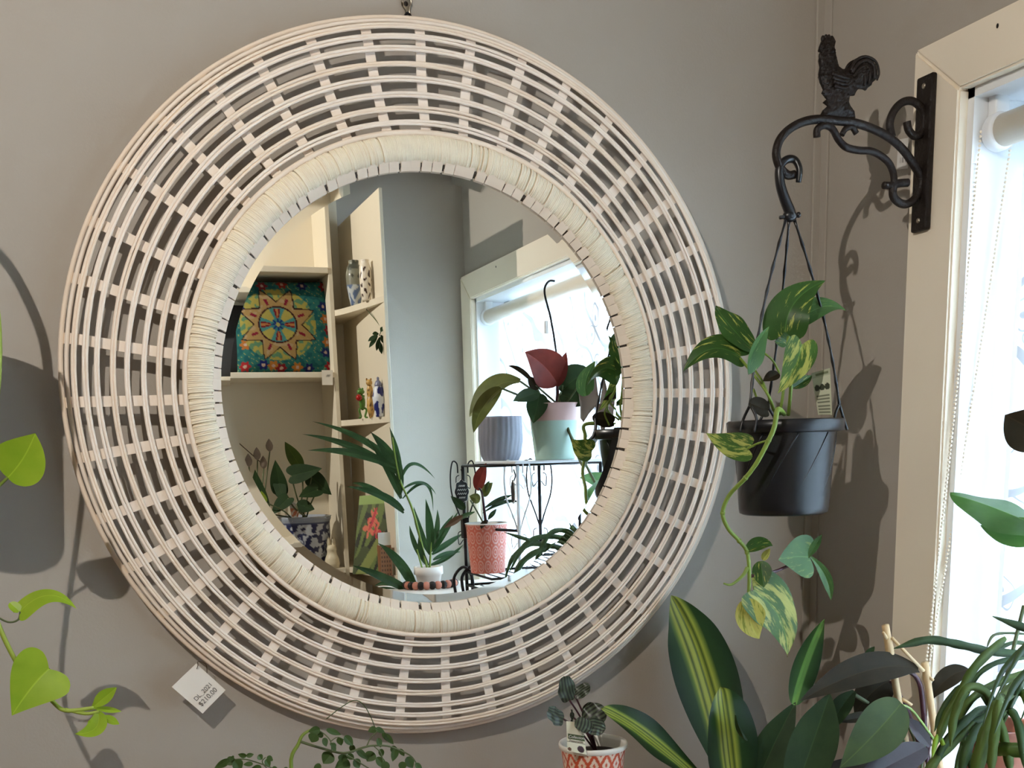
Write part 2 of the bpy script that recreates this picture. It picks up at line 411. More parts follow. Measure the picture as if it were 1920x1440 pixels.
def text(parent, s, loc, xdir, zdir, size, mat, name='lettering', align='CENTER', shear=0):
    cu = bpy.data.curves.new(name, 'FONT'); cu.body = s; cu.size = size; cu.align_x = align; cu.align_y = 'CENTER'; cu.extrude = .00004; cu.shear = shear
    t = bpy.data.objects.new('tmp', cu); COL.objects.link(t); bpy.context.view_layer.update()
    me = bpy.data.meshes.new_from_object(t.evaluated_get(bpy.context.evaluated_depsgraph_get())); bpy.data.objects.remove(t)
    x = Vector(xdir).normalized(); z = Vector(zdir).normalized(); n = x.cross(z)
    vs = [Vector(loc)+x*v.co.x+z*v.co.y+n*v.co.z for v in me.vertices]; fs = [tuple(p.vertices) for p in me.polygons]
    return mk(name, (vs, fs), MT[mat], parent, smooth=False)
def potgrid(prof, c, seg, colf, name, parent, mat='vcol', flut=None):
    vs, fs, uv = lathe(prof, seg, c, uv=True, flut=flut)
    return mk(name, (vs, fs), MT[mat], parent, col=[lin(colf(u, v)) for u, v in uv])
def dens(prof, n=40):
    L = [0]
    for a, b in zip(prof, prof[1:]): L.append(L[-1]+math.hypot(a[0]-b[0], a[1]-b[1]))
    out = []
    for i in range(n+1):
        t = L[-1]*i/n; k = max(j for j in range(len(L)) if L[j] <= t+1e-12); k = min(k, len(prof)-2)
        f = (t-L[k])/max(1e-9, L[k+1]-L[k]); out.append((prof[k][0]+(prof[k+1][0]-prof[k][0])*f, prof[k][1]+(prof[k+1][1]-prof[k][1])*f))
    return out

# ================================================================== the room
XR = .6796; YB = -1.969; XL = -4.2; ZC = 2.60; YS = -5.2; XB = -.62   # the shop opens out behind the shelf corner
WY0, WY1, WZ0, WZ1 = -.335, -1.865, .70, Z0+.374      # window opening
struct(mk('floor', box((XL-.1, YS-.1, -.05), (XR+.12, .1, 0)), MT['floor'], smooth=False))
struct(mk('ceiling', box((XL-.1, YS-.1, ZC), (XR+.12, .1, ZC+.05)), MT['ceil'], smooth=False))
struct(mk('wall_front', box((XL-.1, 0, 0), (XR+.12, .1, ZC)), MT['wall'], smooth=False))
struct(mk('wall_back', join(box((XB, YB-.1, 0), (XR+.12, YB, ZC)), box((XB, YS, 0), (XB+.1, YB-.1, ZC)), box((XL-.1, YS-.1, 0), (XB+.1, YS, ZC))), MT['wall'], smooth=False))
struct(mk('wall_left', box((XL-.1, YS, 0), (XL, 0, ZC)), MT['wall'], smooth=False))
struct(mk('wall_right', join(box((XR, WY0, 0), (XR+.12, 0, ZC)), box((XR, YB, 0), (XR+.12, WY1, ZC)),
      box((XR, WY1, 0), (XR+.12, WY0, WZ0)), box((XR, WY1, WZ1), (XR+.12, WY0, ZC))), MT['wall'], smooth=False))
struct(mk('trim_1', join(box((XR-.017, -.005, 0), (XR, 0, ZC), .0015), box((XR-.004, -.022, 0), (XR, -.004, ZC), .001)), MT['wall'], smooth=False))
struct(mk('baseboard_front', box((XL, -.016, 0), (XR-.02, 0, .12), .003), MT['gloss'], smooth=False))
# small marks on the walls
win = struct(bpy.data.objects.new('window_1', None)); COL.objects.link(win); win.location = (XR, (WY0+WY1)/2, WZ0); ORG[win] = Vector(win.location)
AW, AT = .093, .02
def arch(poly):                     # poly in (y,z), moulded board lying on the right wall
    a = [Vector((XR, y, z)) for y, z in poly]; b_ = [Vector((XR-AT, y, z)) for y, z in poly]; n = len(a)
    bm = bmesh.new(); va = [bm.verts.new(p) for p in a]; vb = [bm.verts.new(p) for p in b_]
    bm.faces.new(va); bm.faces.new(vb[::-1])
    for i in range(n): bm.faces.new((va[i], vb[i], vb[(i+1) % n], va[(i+1) % n]))
    bmesh.ops.recalc_face_normals(bm, faces=bm.faces[:]); bmesh.ops.bevel(bm, geom=bm.edges[:], offset=.003, segments=2, affect='EDGES'); return dump(bm)
zt = WZ1
mk('architrave', arch([(WY0, WZ0-.02), (WY0, zt), (WY0+AW, zt+AW*.8), (WY0+AW, WZ0-.02)]), MT['gloss'], win, smooth=False)
mk('architrave', arch([(WY1, WZ0-.02), (WY1, zt), (WY1-AW, zt+AW*.8), (WY1-AW, WZ0-.02)]), MT['gloss'], win, smooth=False)
mk('architrave', arch([(WY0, zt), (WY0+AW, zt+AW*.8), (WY1-AW, zt+AW*.8), (WY1, zt)]), MT['gloss'], win, smooth=False)
mk('jamb', join(box((XR-.004, WY0-.012, WZ0), (XR+.115, WY0, WZ1)), box((XR-.004, WY1, WZ0), (XR+.115, WY1+.012, WZ1)), box((XR-.004, WY1, WZ1-.012), (XR+.115, WY0, WZ1))), MT['frame'], win, smooth=False)
mk('sill', box((XR-.05, WY1-AW, WZ0-.03), (XR+.115, WY0+AW, WZ0), .006), MT['gloss'], win, smooth=False)
ya, yb_ = WY0-.012, WY1+.012
mk('sash_frame', join(box((XR+.085, ya-.05, WZ0), (XR+.115, ya, WZ1-.012)), box((XR+.085, yb_, WZ0), (XR+.115, yb_+.05, WZ1-.012)),
   box((XR+.085, yb_, WZ1-.06), (XR+.115, ya, WZ1-.012)), box((XR+.085, yb_, WZ0), (XR+.115, ya, WZ0+.05)), box((XR+.085, (ya+yb_)/2-.025, WZ0), (XR+.115, (ya+yb_)/2+.025, WZ1-.012))), MT['frame'], win, smooth=False)
for a, b in ((ya-.05, (ya+yb_)/2+.025), ((ya+yb_)/2-.025, yb_+.05)):
    mk('pane', box((XR+.098, b, WZ0+.05), (XR+.102, a, WZ1-.06)), MT['glass'], win, smooth=False)
# nail marks left in the head casing
for y in (-.40, -1.62):
    mk('nail_hole', ell((XR-AT-.0005, y, zt+.055), (.0008, .0022, .003), 8, 5), MT['iron'], win)

# roller blind hung inside the window
RT = Vector((XR+.030, 0, Z0+.318)); RR = .021
bl = thing('roller_blind', 'white printed roller blind glowing in the window recess', 'blind', (XR+.03, (ya+yb_)/2, WZ1-.03))
def fabricmat():
    m, nt, b, out = nodes('printed_blind_cloth')
    tc = add(nt, 'ShaderNodeTexCoord'); sp = add(nt, 'ShaderNodeSeparateXYZ'); nt.links.new(tc.outputs['Object'], sp.inputs[0])
    cb = add(nt, 'ShaderNodeCombineXYZ'); nt.links.new(sp.outputs[1], cb.inputs[0]); nt.links.new(sp.outputs[2], cb.inputs[1])
    nz = add(nt, 'ShaderNodeTexNoise'); nz.inputs['Scale'].default_value = 9; nt.links.new(cb.outputs[0], nz.inputs['Vector'])
    ad = add(nt, 'ShaderNodeMixRGB', blend_type='ADD'); ad.inputs[0].default_value = .09; nt.links.new(cb.outputs[0], ad.inputs[1]); nt.links.new(nz.outputs[1], ad.inputs[2])
    def rings(scale, a, b_):
        v = add(nt, 'ShaderNodeTexVoronoi', voronoi_dimensions='2D'); v.inputs['Scale'].default_value = scale; nt.links.new(ad.outputs[0], v.inputs['Vector'])
        return mathn(nt, 'MULTIPLY', mathn(nt, 'GREATER_THAN', v.outputs[0], a), mathn(nt, 'LESS_THAN', v.outputs[0], b_))
    w = add(nt, 'ShaderNodeTexWave', wave_type='BANDS', bands_direction='DIAGONAL'); w.inputs['Scale'].default_value = 4; w.inputs['Distortion'].default_value = 9; w.inputs['Detail'].default_value = 1
    nt.links.new(cb.outputs[0], w.inputs['Vector'])
    p = mathn(nt, 'MAXIMUM', mathn(nt, 'MAXIMUM', rings(13, .30, .345), rings(13, 0, .09)), mathn(nt, 'MULTIPLY', mathn(nt, 'GREATER_THAN', w.outputs[1], .965), 1))
    col = mixc(nt, p, (.86, .86, .86), (.72, .72, .73))
    tcol = mixc(nt, p, (.80, .80, .79), (.20, .20, .205))
    nt.links.new(col, b.inputs['Base Color']); b.inputs['Roughness'].default_value = .9; b.inputs['Specular IOR Level'].default_value = .1
    t = add(nt, 'ShaderNodeBsdfTranslucent'); nt.links.new(tcol, t.inputs[0])
    mx = add(nt, 'ShaderNodeMixShader'); mx.inputs[0].default_value = .5
    nt.links.new(b.outputs[0], mx.inputs[1]); nt.links.new(t.outputs[0], mx.inputs[2]); nt.links.new(mx.outputs[0], out.inputs[0]); return m
fy0, fy1 = ya-.045, yb_+.045
mk('blind_tube', tube([(RT.x, ya-.022, RT.z), (RT.x, yb_+.022, RT.z)], RR, 24), MT['gloss'], bl)
xc_ = RT.x+RR-.0004; mk('blind_cloth', ([(xc_, fy0, WZ0+.05), (xc_, fy1, WZ0+.05), (xc_, fy1, RT.z), (xc_, fy0, RT.z)], [(0, 1, 2, 3)]), fabricmat(), bl, smooth=False)
mk('bottom_bar', box((RT.x+RR-.008, fy1, WZ0+.03), (RT.x+RR+.006, fy0, WZ0+.055), .003), MT['frame'], bl, smooth=False)
for y in (ya-.011, yb_+.011):
    mk('bracket', join(lathe([(0, -.009), (.022, -.009), (.0245, -.005), (.0245, .005), (.022, .009), (0, .009)], 28), box((-.012, .012, -.011), (.012, .052, .005), .003)), MT['frame'], bl)
    o = bl.children[-1]; o.location = Vector((RT.x, y, RT.z))-ORG[bl]
    for v in o.data.vertices: v.co += ORG[bl]
    o.rotation_euler = (PI/2, 0, 0)
bead = []
for k, (xt, dy) in enumerate(((RT.x-.024, -.004), (RT.x+.02, -.014))):
    xb = XR-.03 if k == 0 else XR-.028
    a = Vector((xt, ya+dy, RT.z)); e = Vector((xb, ya+.012, Z0-.405)) if k == 0 else Vector((xb+.002, ya+.010, Z0-.405))
    n = 128
    for i in range(n):
        t = i/(n-1); p = a.lerp(e, t); p.x += .004*math.sin(t*3); bead.append(ell(p, .0022, 6, 4))
o = mk('bead_chain', join(*bead), MT['gloss'], bl); o['kind'] = 'stuff'
e = Vector((XR-.029, ya+.011, Z0-.412)); mk('chain_weight', lathe([(0, 0), (.006, -.004), (.007, -.018), (.004, -.03), (0, -.032)], 12, e), MT['gloss'], bl)

# ================================================================== the round rattan mirror
mi = thing('round_mirror', 'large round mirror in a whitewashed open-weave rattan frame with rope-wrapped inner ring', 'mirror', (0, 0, Z0))
PROFR = [(.5005, .024), (.4935, .036), (.4843, .0426), (.4706, .0455), (.4565, .0445), (.4369, .0440), (.4188, .0440), (.3985, .0460), (.3796, .0490), (.3611, .0540), (.3450, .0560)]
def hoop(R, d, r, n=160, jr=.0006, sd=0, seg=7):
    return tube([(( R+jr*noise.noise(Vector((math.cos(a)*3, math.sin(a)*3, sd))))*math.cos(a), -d+jr*noise.noise(Vector((math.cos(a)*3, math.sin(a)*3, sd+9))), Z0+(R+jr*noise.noise(Vector((math.cos(a)*3, math.sin(a)*3, sd))))*math.sin(a)) for a in [2*PI*k/n for k in range(n)]], r, seg, True)
# ribs: flat slats, one mesh shared
bm = bmesh.new(); rows = []
rp = crom([Vector((a, b, 0)) for a, b in PROFR], 2)
for p in rp:
    r_, d_ = p.x, p.y-.0030; h = .0068
    rows.append([bm.verts.new((r_, -d_+o_, s*h)) for s, o_ in ((1, 0), (1, .0022), (-1, .0022), (-1, 0))])
for a, b in zip(rows, rows[1:]):
    for k in range(4): bm.faces.new((a[k], a[(k+1) % 4], b[(k+1) % 4], b[k]))
bm.faces.new(rows[0]); bm.faces.new(rows[-1][::-1]); bmesh.ops.recalc_face_normals(bm, faces=bm.faces[:])
rib = bpy.data.meshes.new('rib'); bm.to_mesh(rib); bm.free(); rib.materials.append(MT['rattan'])
for k in range(40): inst('rib', rib, mi, (0, -math.radians(9*k+random.uniform(-.35, .35)), 0))
# woven rings in front of the ribs: two strands each
for i, (r_, d_) in enumerate(PROFR[2:10]):
    sp = .0019
    mk('ring', join(hoop(r_+sp, d_+.0022, .0021, sd=i*5, jr=.0011), hoop(r_-sp, d_+.0024, .0021, sd=i*5+2.5, jr=.0011)), MT['rattan' if i % 3 else 'rattan2'], mi)
mk('rim_hoop', hoop(.5003, .0265, .0034, sd=41), MT['rattan2'], mi)
mk('rim_hoop', hoop(.4930, .0365, .0030, sd=43), MT['rattan'], mi)
mk('rim_hoop', hoop(.5010, .0150, .0034, sd=45), MT['rattan'], mi)
mk('inner_hoop', hoop(.3475, .0605, .0036, sd=51), MT['rattan2'], mi)
mk('inner_hoop', hoop(.3460, .0540, .0040, sd=53), MT['rattan'], mi)
# rope wrapped ring
RC, DC = .3275, .0560; wr, wdp = .0170, .0125; N = 860
mk('ring_core', hoop(RC, DC-.002, .0095, jr=0, seg=10), MT['rope'], mi)
vs, fs = [], []
for k in range(N):
    a = 2*PI*(k+random.uniform(-.08, .08))/N; tilt = random.uniform(-.0003, .0003)+.0012
    jw = random.uniform(-.00045, .00045) if random.random() > .07 else -.0019; m = 15; off = len(vs)
    for j in range(m):
        th = PI*(-.12)+PI*1.24*j/(m-1); rr = RC+(wr+jw)*math.cos(th)*(1 if abs(math.cos(th)) < .99 else 1); dd = DC+(wdp+jw)*math.sin(th)
        aa = a+tilt*math.cos(th)/RC
        er = Vector((math.cos(aa), 0, math.sin(aa))); et = Vector((-math.sin(aa), 0, math.cos(aa)))
        nn = er*math.cos(th)*wdp+Vector((0, -1, 0))*math.sin(th)*wr; nn.normalize()
        c = er*rr+Vector((0, -dd, Z0))
        for q in range(4):
            w = 2*PI*q/4+PI/4; vs.append(c+nn*(.0017*math.cos(w))+et*(.0018*math.sin(w)))
    for j in range(m-1):
        for q in range(4): fs.append((off+j*4+q, off+j*4+(q+1) % 4, off+(j+1)*4+(q+1) % 4, off+(j+1)*4+q))
o = mk('rope_wrap', (vs, fs), MT['rope'], mi); o['kind'] = 'stuff'; o['label'] = 'cream cord wound tightly round the inner ring'
# block edging, one mesh shared
NB = 124; bm = bmesh.new(); hb = PI*.3085/NB*.90
q = [(.3145, .0600), (.3015, .0512), (.2995, .0535), (.3125, .0630)]
A = [bm.verts.new((r_, -d_, hb)) for r_, d_ in q]; B = [bm.verts.new((r_, -d_, -hb)) for r_, d_ in q]
bm.faces.new(A); bm.faces.new(B[::-1])
for k in range(4): bm.faces.new((A[k], B[k], B[(k+1) % 4], A[(k+1) % 4]))
bmesh.ops.recalc_face_normals(bm, faces=bm.faces[:]); bmesh.ops.bevel(bm, geom=bm.edges[:], offset=.0004, segments=1, affect='EDGES')
blk = bpy.data.meshes.new('edge_block'); bm.to_mesh(blk); bm.free(); blk.materials.append(MT['block'])
for k in range(NB): inst('edge_block', blk, mi, (random.uniform(-.03, .03), -2*PI*(k+random.uniform(-.035, .035))/NB, 0), (0, random.uniform(-.0004, .0004), 0))
mk('edge_backing', tube([((.309)*math.cos(a), -.0525, Z0+.309*math.sin(a)) for a in [2*PI*k/120 for k in range(120)]], .0055, 6, True), MT['core'], mi)
# bevelled glass
vs, fs = [], []; n = 160; RB, RO = .2875, .3040; BEV = math.tan(math.radians(2.0))*(RO-RB)
for R_, d_ in ((RB, GL), (RB, GL), (RO, GL-BEV)):
    for k in range(n): a = 2*PI*k/n; vs.append((R_*math.cos(a), -d_, Z0+R_*math.sin(a)))
fs.append(tuple(range(n)))
for k in range(n): fs.append((n+k, n+(k+1) % n, 2*n+(k+1) % n, 2*n+k))
mk('glass', (vs, fs), MT['mirror'], mi, smooth=False)
mk('back_board', join(tube([(0, -.012, Z0), (0, -GL+.008, Z0)], .325, 64)), MT['core'], mi, smooth=False)
# hanger
hg = thing('wall_hanger', 'small metal hanging tab screwed to the wall above the mirror', 'hanger', W(762, 12, 0))
mk('tab', inflate([(752, 2), (757, -6), (764, -7), (770, -3), (772, 6), (769, 14), (768, 22), (770, 30), (760, 30), (759, 20), (753, 11)], lambda x, y: W(x, y, -.004), (0, 1, 0), .0016, 3), MT['steel'], hg)
mk('screw', ell(W(761, 7, -.006), (.0032, .002, .0032), 12, 6), MT['iron'], hg)
mk('wire_loop', tube(crom([W(757, 34, -.012), W(760, 28, -.008), W(764, 24, -.006), W(769, 28, -.008), W(772, 34, -.012)], 4), .0016, 6), MT['wire'], hg)

# price tag tied to the frame
YT = -.034
tg = thing('price_tag', 'white diamond-hung price card tied to the mirror rim', 'tag', W(372, 1290, YT))
c4 = [W(368, 1244, YT), W(322, 1288, YT-.002), W(380, 1338, YT-.004), W(423, 1294, YT-.002)]
bk = [p+Vector((0, .0006, 0)) for p in c4]
mk('card', (c4+bk, [(0, 1, 2, 3), (7, 6, 5, 4), (0, 4, 5, 1), (1, 5, 6, 2), (2, 6, 7, 3), (3, 7, 4, 0)]), MT['paper'], tg, smooth=False)
xd = (c4[3]-c4[2]); zd = (c4[0]-c4[3])
text(tg, 'DL_2021', W(381, 1297, YT-.0035), xd, zd, .0088, 'ink'); text(tg, '$210.00', W(390, 1307, YT-.0036), xd, zd, .0100, 'ink')
mk('string', tube(crom([W(369, 1254, YT-.002), W(371, 1248, YT-.004), W(372, 1240, YT+.004), W(386, 1246, -.03), W(388, 1262, -.024)], 5), .0006, 5), MT['string'], tg)

# ================================================================== rooster bracket and hanging pot
YP = -.276
zp = lambda x, y: W(1400+x/3.43, 40+y/3.43, YP)       # drawing units of the bracket plane
br = thing('rooster_bracket', 'brown cast-iron scroll bracket with a rooster, screwed to the window casing', 'bracket', WX(1735, 290, XR-.02))
ir = MT['iron']; RB_ = .0057
mk('arm', tube(crom([zp(*p) for p in [(308, 985), (262, 988), (212, 935), (190, 850), (215, 760), (280, 690), (370, 645), (470, 630), (580, 640), (700, 655), (820, 695), (920, 750), (1000, 820), (1060, 900), (1108, 980), (1122, 1050), (1090, 1130), (1040, 1172), (990, 1170), (945, 1130), (942, 1070), (965, 1045), (1035, 1038)]], 5), RB_, 10), ir, br)
mk('scroll', tube(crom([zp(*p) for p in [(935, 745), (920, 660), (945, 580), (1000, 522), (1070, 515), (1130, 570), (1147, 650), (1122, 720), (1080, 737), (1042, 700), (1030, 645)]], 5), RB_*.95, 10), ir, br)
mk('scroll', tube(crom([zp(*p) for p in [(452, 745), (455, 695), (500, 668), (550, 690), (590, 760), (640, 810), (720, 830), (800, 835), (870, 870), (920, 920), (945, 990), (940, 1050), (880, 1055)]], 5), RB_*.85, 10), ir, br)
mk('scroll', tube(crom([zp(*p) for p in [(612, 730), (636, 692), (676, 680), (705, 722)]], 5), RB_*.7, 8), ir, br)
rooster = [(460, 190), (466, 165), (480, 130), (505, 102), (530, 98), (556, 102), (570, 130), (562, 165), (575, 230), (590, 290), (615, 308), (640, 308), (660, 280), (700, 240), (735, 226), (765, 227), (810, 255), (832, 295), (838, 330), (835, 370), (805, 395), (800, 412), (775, 430), (765, 445), (745, 436), (715, 435), (700, 455), (690, 478), (660, 480), (655, 520), (665, 545), (690, 580), (697, 622), (470, 612), (490, 572), (520, 545), (490, 522), (515, 500), (482, 462), (492, 440), (470, 390), (462, 340), (470, 295), (462, 255), (470, 215), (478, 203)]
mk('rooster', inflate([(1400+x/3.43, 40+y/3.43) for x, y in rooster], lambda x, y: W(x, y, YP), (0, 1, 0), .010, 2.8, bump=.0045, sc=1.9), ir, br)
for pts, r_ in (([(655, 345), (690, 290), (745, 262), (795, 300), (800, 380)], .0030), ([(665, 370), (700, 320), (742, 300), (770, 335), (765, 415)], .0028), ([(670, 395), (705, 360), (730, 350), (740, 385), (735, 425)], .0024), ([(650, 330), (680, 265), (740, 238), (805, 268), (828, 340), (815, 390)], .0022)):
    for sd in (-1, 1): mk('tail_feather', tube(crom([zp(*p)+Vector((0, sd*.0075, 0)) for p in pts], 4), [r_, r_*.6], 6), ir, br)
for sd in (-1, 1):
    for k in range(4): mk('wing_feather', tube(crom([zp(520+k*6, 350+k*26)+Vector((0, sd*.0095, 0)), zp(575+k*6, 372+k*24)+Vector((0, sd*.0105, 0)), zp(640-k*4, 380+k*18)+Vector((0, sd*.0085, 0))], 4), [.0026, .0016], 6), ir, br)
mk('comb', join(*[ell(zp(490+k*19, 112-8*math.sin(k*1.1))+Vector((0, 0, 0)), (.0030, .0026, .0042), 8, 6) for k in range(4)]), ir, br)
mk('wattle', ell(zp(476, 225), (.0030, .0030, .0058), 8, 6), ir, br)
pz0, pz1 = WX(1720, 437, XR-.02).z, WX(1740, 143, XR-.02).z; py0, py1 = YP-.0165, YP+.0165
mk('back_plate', box((XR-AT-.009, py0, pz0), (XR-AT+.0002, py1, pz1), .003), ir, br, smooth=False)
for z in (pz0+.014, pz1-.014): mk('screw', ell((XR-AT-.0092, YP, z), (.002, .0038, .0038), 12, 6), MT['steel'], br)
# joints where the arm meets the plate
mk('lug', join(tube([zp(1118, 1000), (XR-AT-.004, YP, zp(1118, 1000).z)], .0055, 8), tube([zp(1145, 650), (XR-AT-.004, YP, zp(1145, 650).z)], .0055, 8)), ir, br)

PC = W(1472, 790, YP); PC = Vector((PC.x, YP, PC.z)); q = mpp(PC)
RIM = .5*203*q; PH = 172*q
hp = thing('hanging_pot', 'black plastic hanging pot with three cord straps, hung from the rooster bracket', 'pot', (PC.x, YP, PC.z-PH))
def fl(a, v): return 1+.006*math.sin(a*9+v*5.5)*(1 if .18 < v < .95 else 0)
mk('pot_body', lathe(dens([(.0, -PH), (.78*RIM, -PH), (.82*RIM, -PH+.004), (.92*RIM, -.012), (.92*RIM, 0), (.89*RIM, 0), (.88*RIM, -.02), (0, -.02)], 40), 64, PC, flut=None), MT['blackp'], hp)
for k in range(9):                                   # slanted moulded ribs
    pts = []
    for j in range(9):
        t = j/8; a = 2*PI*k/9+t*.9; r_ = (.80+.115*t)*RIM+.0004; pts.append(PC+Vector((r_*math.cos(a), r_*math.sin(a), -PH*.95+t*PH*.82)))
    mk('moulded_rib', tube(pts, .0011, 5), MT['blackp'], hp)
mk('rim', lathe([(.93*RIM, -.016), (1.06*RIM, -.014), (1.07*RIM, 0), (1.03*RIM, .002), (.90*RIM, .001), (.90*RIM, -.014)], 64, PC), MT['blackp'], hp)
mk('soil', disc(PC, .89*RIM, 40, -.012), MT['soil'], hp, smooth=False)
hk = W(1481, 408, YP)
mk('hook', tube(crom([W(1497, 342, YP-.006), W(1499, 318, YP-.007), W(1490, 300, YP-.002), W(1474, 300, YP), W(1462, 315, YP), W(1463, 345, YP), W(1472, 375, YP), W(1481, 398, YP), W(1481, 412, YP)], 5), [.0038, .005, .0055, .0055, .0055, .0058, .006, .0065, .008], 8), MT['blackp'], hp)
mk('hook_knob', join(ell(W(1497, 403, YP), (.0035, .004, .004), 10, 6), tube([W(1481, 405, YP), W(1462, 408, YP)], .0025, 6), ell(W(1481, 405, YP), (.0105, .008, .008), 12, 8)), MT['blackp'], hp)
for a, e, mids in ((200, 0, [(1467, 440), (1440, 560), (1412, 650), (1393, 730)]), (75, 1, [(1475, 440), (1467, 520), (1455, 640), (1449, 720)]), (-14, 2, [(1490, 440), (1520, 520), (1556, 630), (1584, 730)])):
    a = math.radians(a); R_ = 1.03*RIM; E_ = PC+Vector((R_*math.cos(a), R_*math.sin(a), .0))
    top = hk+Vector(((-.006, -.001, .007)[e], 0, -.002))
    n = 24; pts = []
    for i in range(n+1):
        t = i/n; pts.append(top.lerp(E_+Vector((0, 0, .022)), t)+Vector((math.cos(a)*.010*math.sin(PI*t), 0, -.004*math.sin(PI*t))))
    rr = [.0017+(.0009 if i % 3 == 0 else 0) for i in range(n+1)]
    c_ = mk('cord', tube(pts, rr, 6), MT['blackp'], hp)
    td = Vector((-math.sin(a), math.cos(a), 0)) if e != 2 else Vector((.85, .3, 0))
    u_ = E_+Vector((0, 0, .022))
    mk('end_ring', tube(crom([u_, E_+td*.011+Vector((0, 0, .004)), E_+td*.012+Vector((math.cos(a)*.006, math.sin(a)*.006, -.014))], 4)+[], .0021, 6), MT['blackp'], c_)
    mk('end_ring', tube(crom([u_, E_-td*.011+Vector((0, 0, .004)), E_-td*.012+Vector((math.cos(a)*.006, math.sin(a)*.006, -.014))], 4), .0021, 6), MT['blackp'], c_)

# pothos growing in it
po = thing('pothos', 'variegated trailing pothos vine spilling from the black hanging pot', 'plant', (PC.x, YP, PC.z-.012))
YF = -.282; YFR = YP-.072            # vine below the pot, front of the pot
def L_(*a, **k): return pleaf(po, *a, **k)
L_('po1', (1472, 622), (1548, 526), 84, YP-.02, YP-.03, mid=(1492, 565), prof='heart', fold=.15, nvec=(-.55, -.75, .25), m=8)
L_('po4', (1476, 622), (1587, 583), 52, YP-.01, YP-.01, mid=(1535, 578), prof='ovate', fold=.25, nvec=(.1, -.6, .7))
L_('po4', (1484, 635), (1462, 605), 30, YP-.005, YP+.0, prof='ovate', fold=.3)
L_('po1', (1412, 655), (1342, 574), 52, -.245, -.215, mid=(1370, 612), prof='ovate', fold=.15, nvec=(-.3, -.7, .5), wave=.04)
L_('po1', (1388, 668), (1281, 697), 62, -.240, -.216, mid=(1332, 655), Ym=-.228, prof='heart', fold=.2, nvec=(-.25, -.75, .6), m=8)
L_('po4', (1404, 702), (1442, 612), 46, YP-.04, YP-.05, mid=(1412, 660), prof='ovate', fold=.5, nvec=(.35, -.8, .1))
L_('po2', (1504, 646), (1458, 738), 62, YP-.045, YP-.06, mid=(1489, 690), prof='heart', fold=.15, nvec=(-.1, -.85, .5), m=8)
L_('dark', (1460, 700), (1430, 715), 22, YP-.02, YP-.03, prof='ovate', fold=.3)
L_('po1', (1486, 728), (1523, 704), 24, YP-.03, YP-.02, prof='ovate', fold=.3)
L_('dark', (1440, 770), (1404, 755), 34, YP-.02, YP-.03, prof='round', fold=.2)
L_('po1', (1474, 645), (1452, 640), 18, YP-.01, YP-.01, prof='ovate')
for pts, r_ in (([(1462, 778, 0), (1468, 740, -.01), (1474, 690, -.01), (1478, 630, -.01)], .0022), ([(1478, 778, -.01), (1482, 740, -.03), (1484, 700, -.03)], .0025),
                ([(1455, 778, -.01), (1440, 740, -.03), (1415, 705, .0), (1388, 672, .034)], .002), ([(1450, 770, 0), (1432, 720, -.02), (1414, 690, .01), (1410, 657, .03)], .0016),
                ([(1430, 778, -.02), (1420, 750, -.02), (1413, 730, -.01)], .0016), ([(1462, 700, -.02), (1448, 675, -.02), (1430, 660, -.02)], .0015)):
    stem(po, 'stem', [W(x, y, YP+d) for x, y, d in pts], r_, 'petiole')   # leaf stalks
vine = [(1470, 776, YP-.03), (1458, 768, YFR-.010), (1452, 800, YFR-.008), (1441, 826, YFR-.002), (1420, 866, YFR+.012), (1398, 896, YFR+.026), (1368, 928, YF-.012), (1355, 962, YF), (1366, 992, YF), (1386, 1014, YF), (1401, 1036, YF), (1405, 1080, YF), (1403, 1126, YF)]
stem(po, 'stem', [W(*p) for p in vine], [.0034, .0026], 'vine', 6, 8)
for p in (vine[5], vine[7], vine[9], vine[10], vine[3]): mk('node', ell(W(*p), .0038, 8, 6), MT['stem'], po)
stem(po, 'stem', [W(1440, 826, YFR-.002), W(1420, 832, -.325), W(1402, 841, -.308)], .0016, 'petiole')
L_('po2', (1402, 841), (1324, 812), 56, -.308, -.282, prof='heart', mid=(1362, 832), fold=.12, nvec=(-.1, -.95, .3), m=8)
stem(po, 'stem', [W(1402, 1064, YF), W(1392, 1080, YF), W(1372, 1096, YF), W(1357, 1094, YF)], [.0032, .0042, .0012], 'shoot')
L_('po1', (1400, 1034), (1449, 1024), 34, YF, YF-.01, prof='ovate', mid=(1428, 1022), fold=.4, nvec=(0, -.6, .8))
L_('po3', (1430, 1050), (1444, 1028), 14, YF, YF-.01, prof='ovate')
L_('po1', (1426, 1052), (1432, 1102), 36, YF, YF-.01, prof='ovate', fold=.2)
L_('po2', (1414, 1106), (1476, 1232), 104, YF-.005, YF-.02, prof='heart', mid=(1462, 1160), fold=.1, nvec=(.1, -.95, .25), m=9, wave=.02)
L_('po3', (1408, 1122), (1424, 1198), 56, YF-.012, YF-.02, prof='ovate', mid=(1408, 1162), fold=.1, nvec=(-.35, -.9, .2))
stem(po, 'stemd', [W(1408, 1080, YF), W(1445, 1074, YF+.005), W(1480, 1060, YF+.01), W(1516, 1044, YF+.01)], [.0026, .002], 'petiole')
L_('po4', (1518, 1045), (1459, 1050), 82, YF+.005, YF, prof='heart', fold=.1, mid=(1490, 1044), nvec=(.2, -.9, .2))
L_('po4', (1515, 1046), (1541, 1002), 16, YF+.005, YF, prof='lance', fold=.4)
L_('po4', (1520, 1044), (1558, 1126), 20, YF+.005, YF, prof='lance', mid=(1548, 1082), fold=.4)
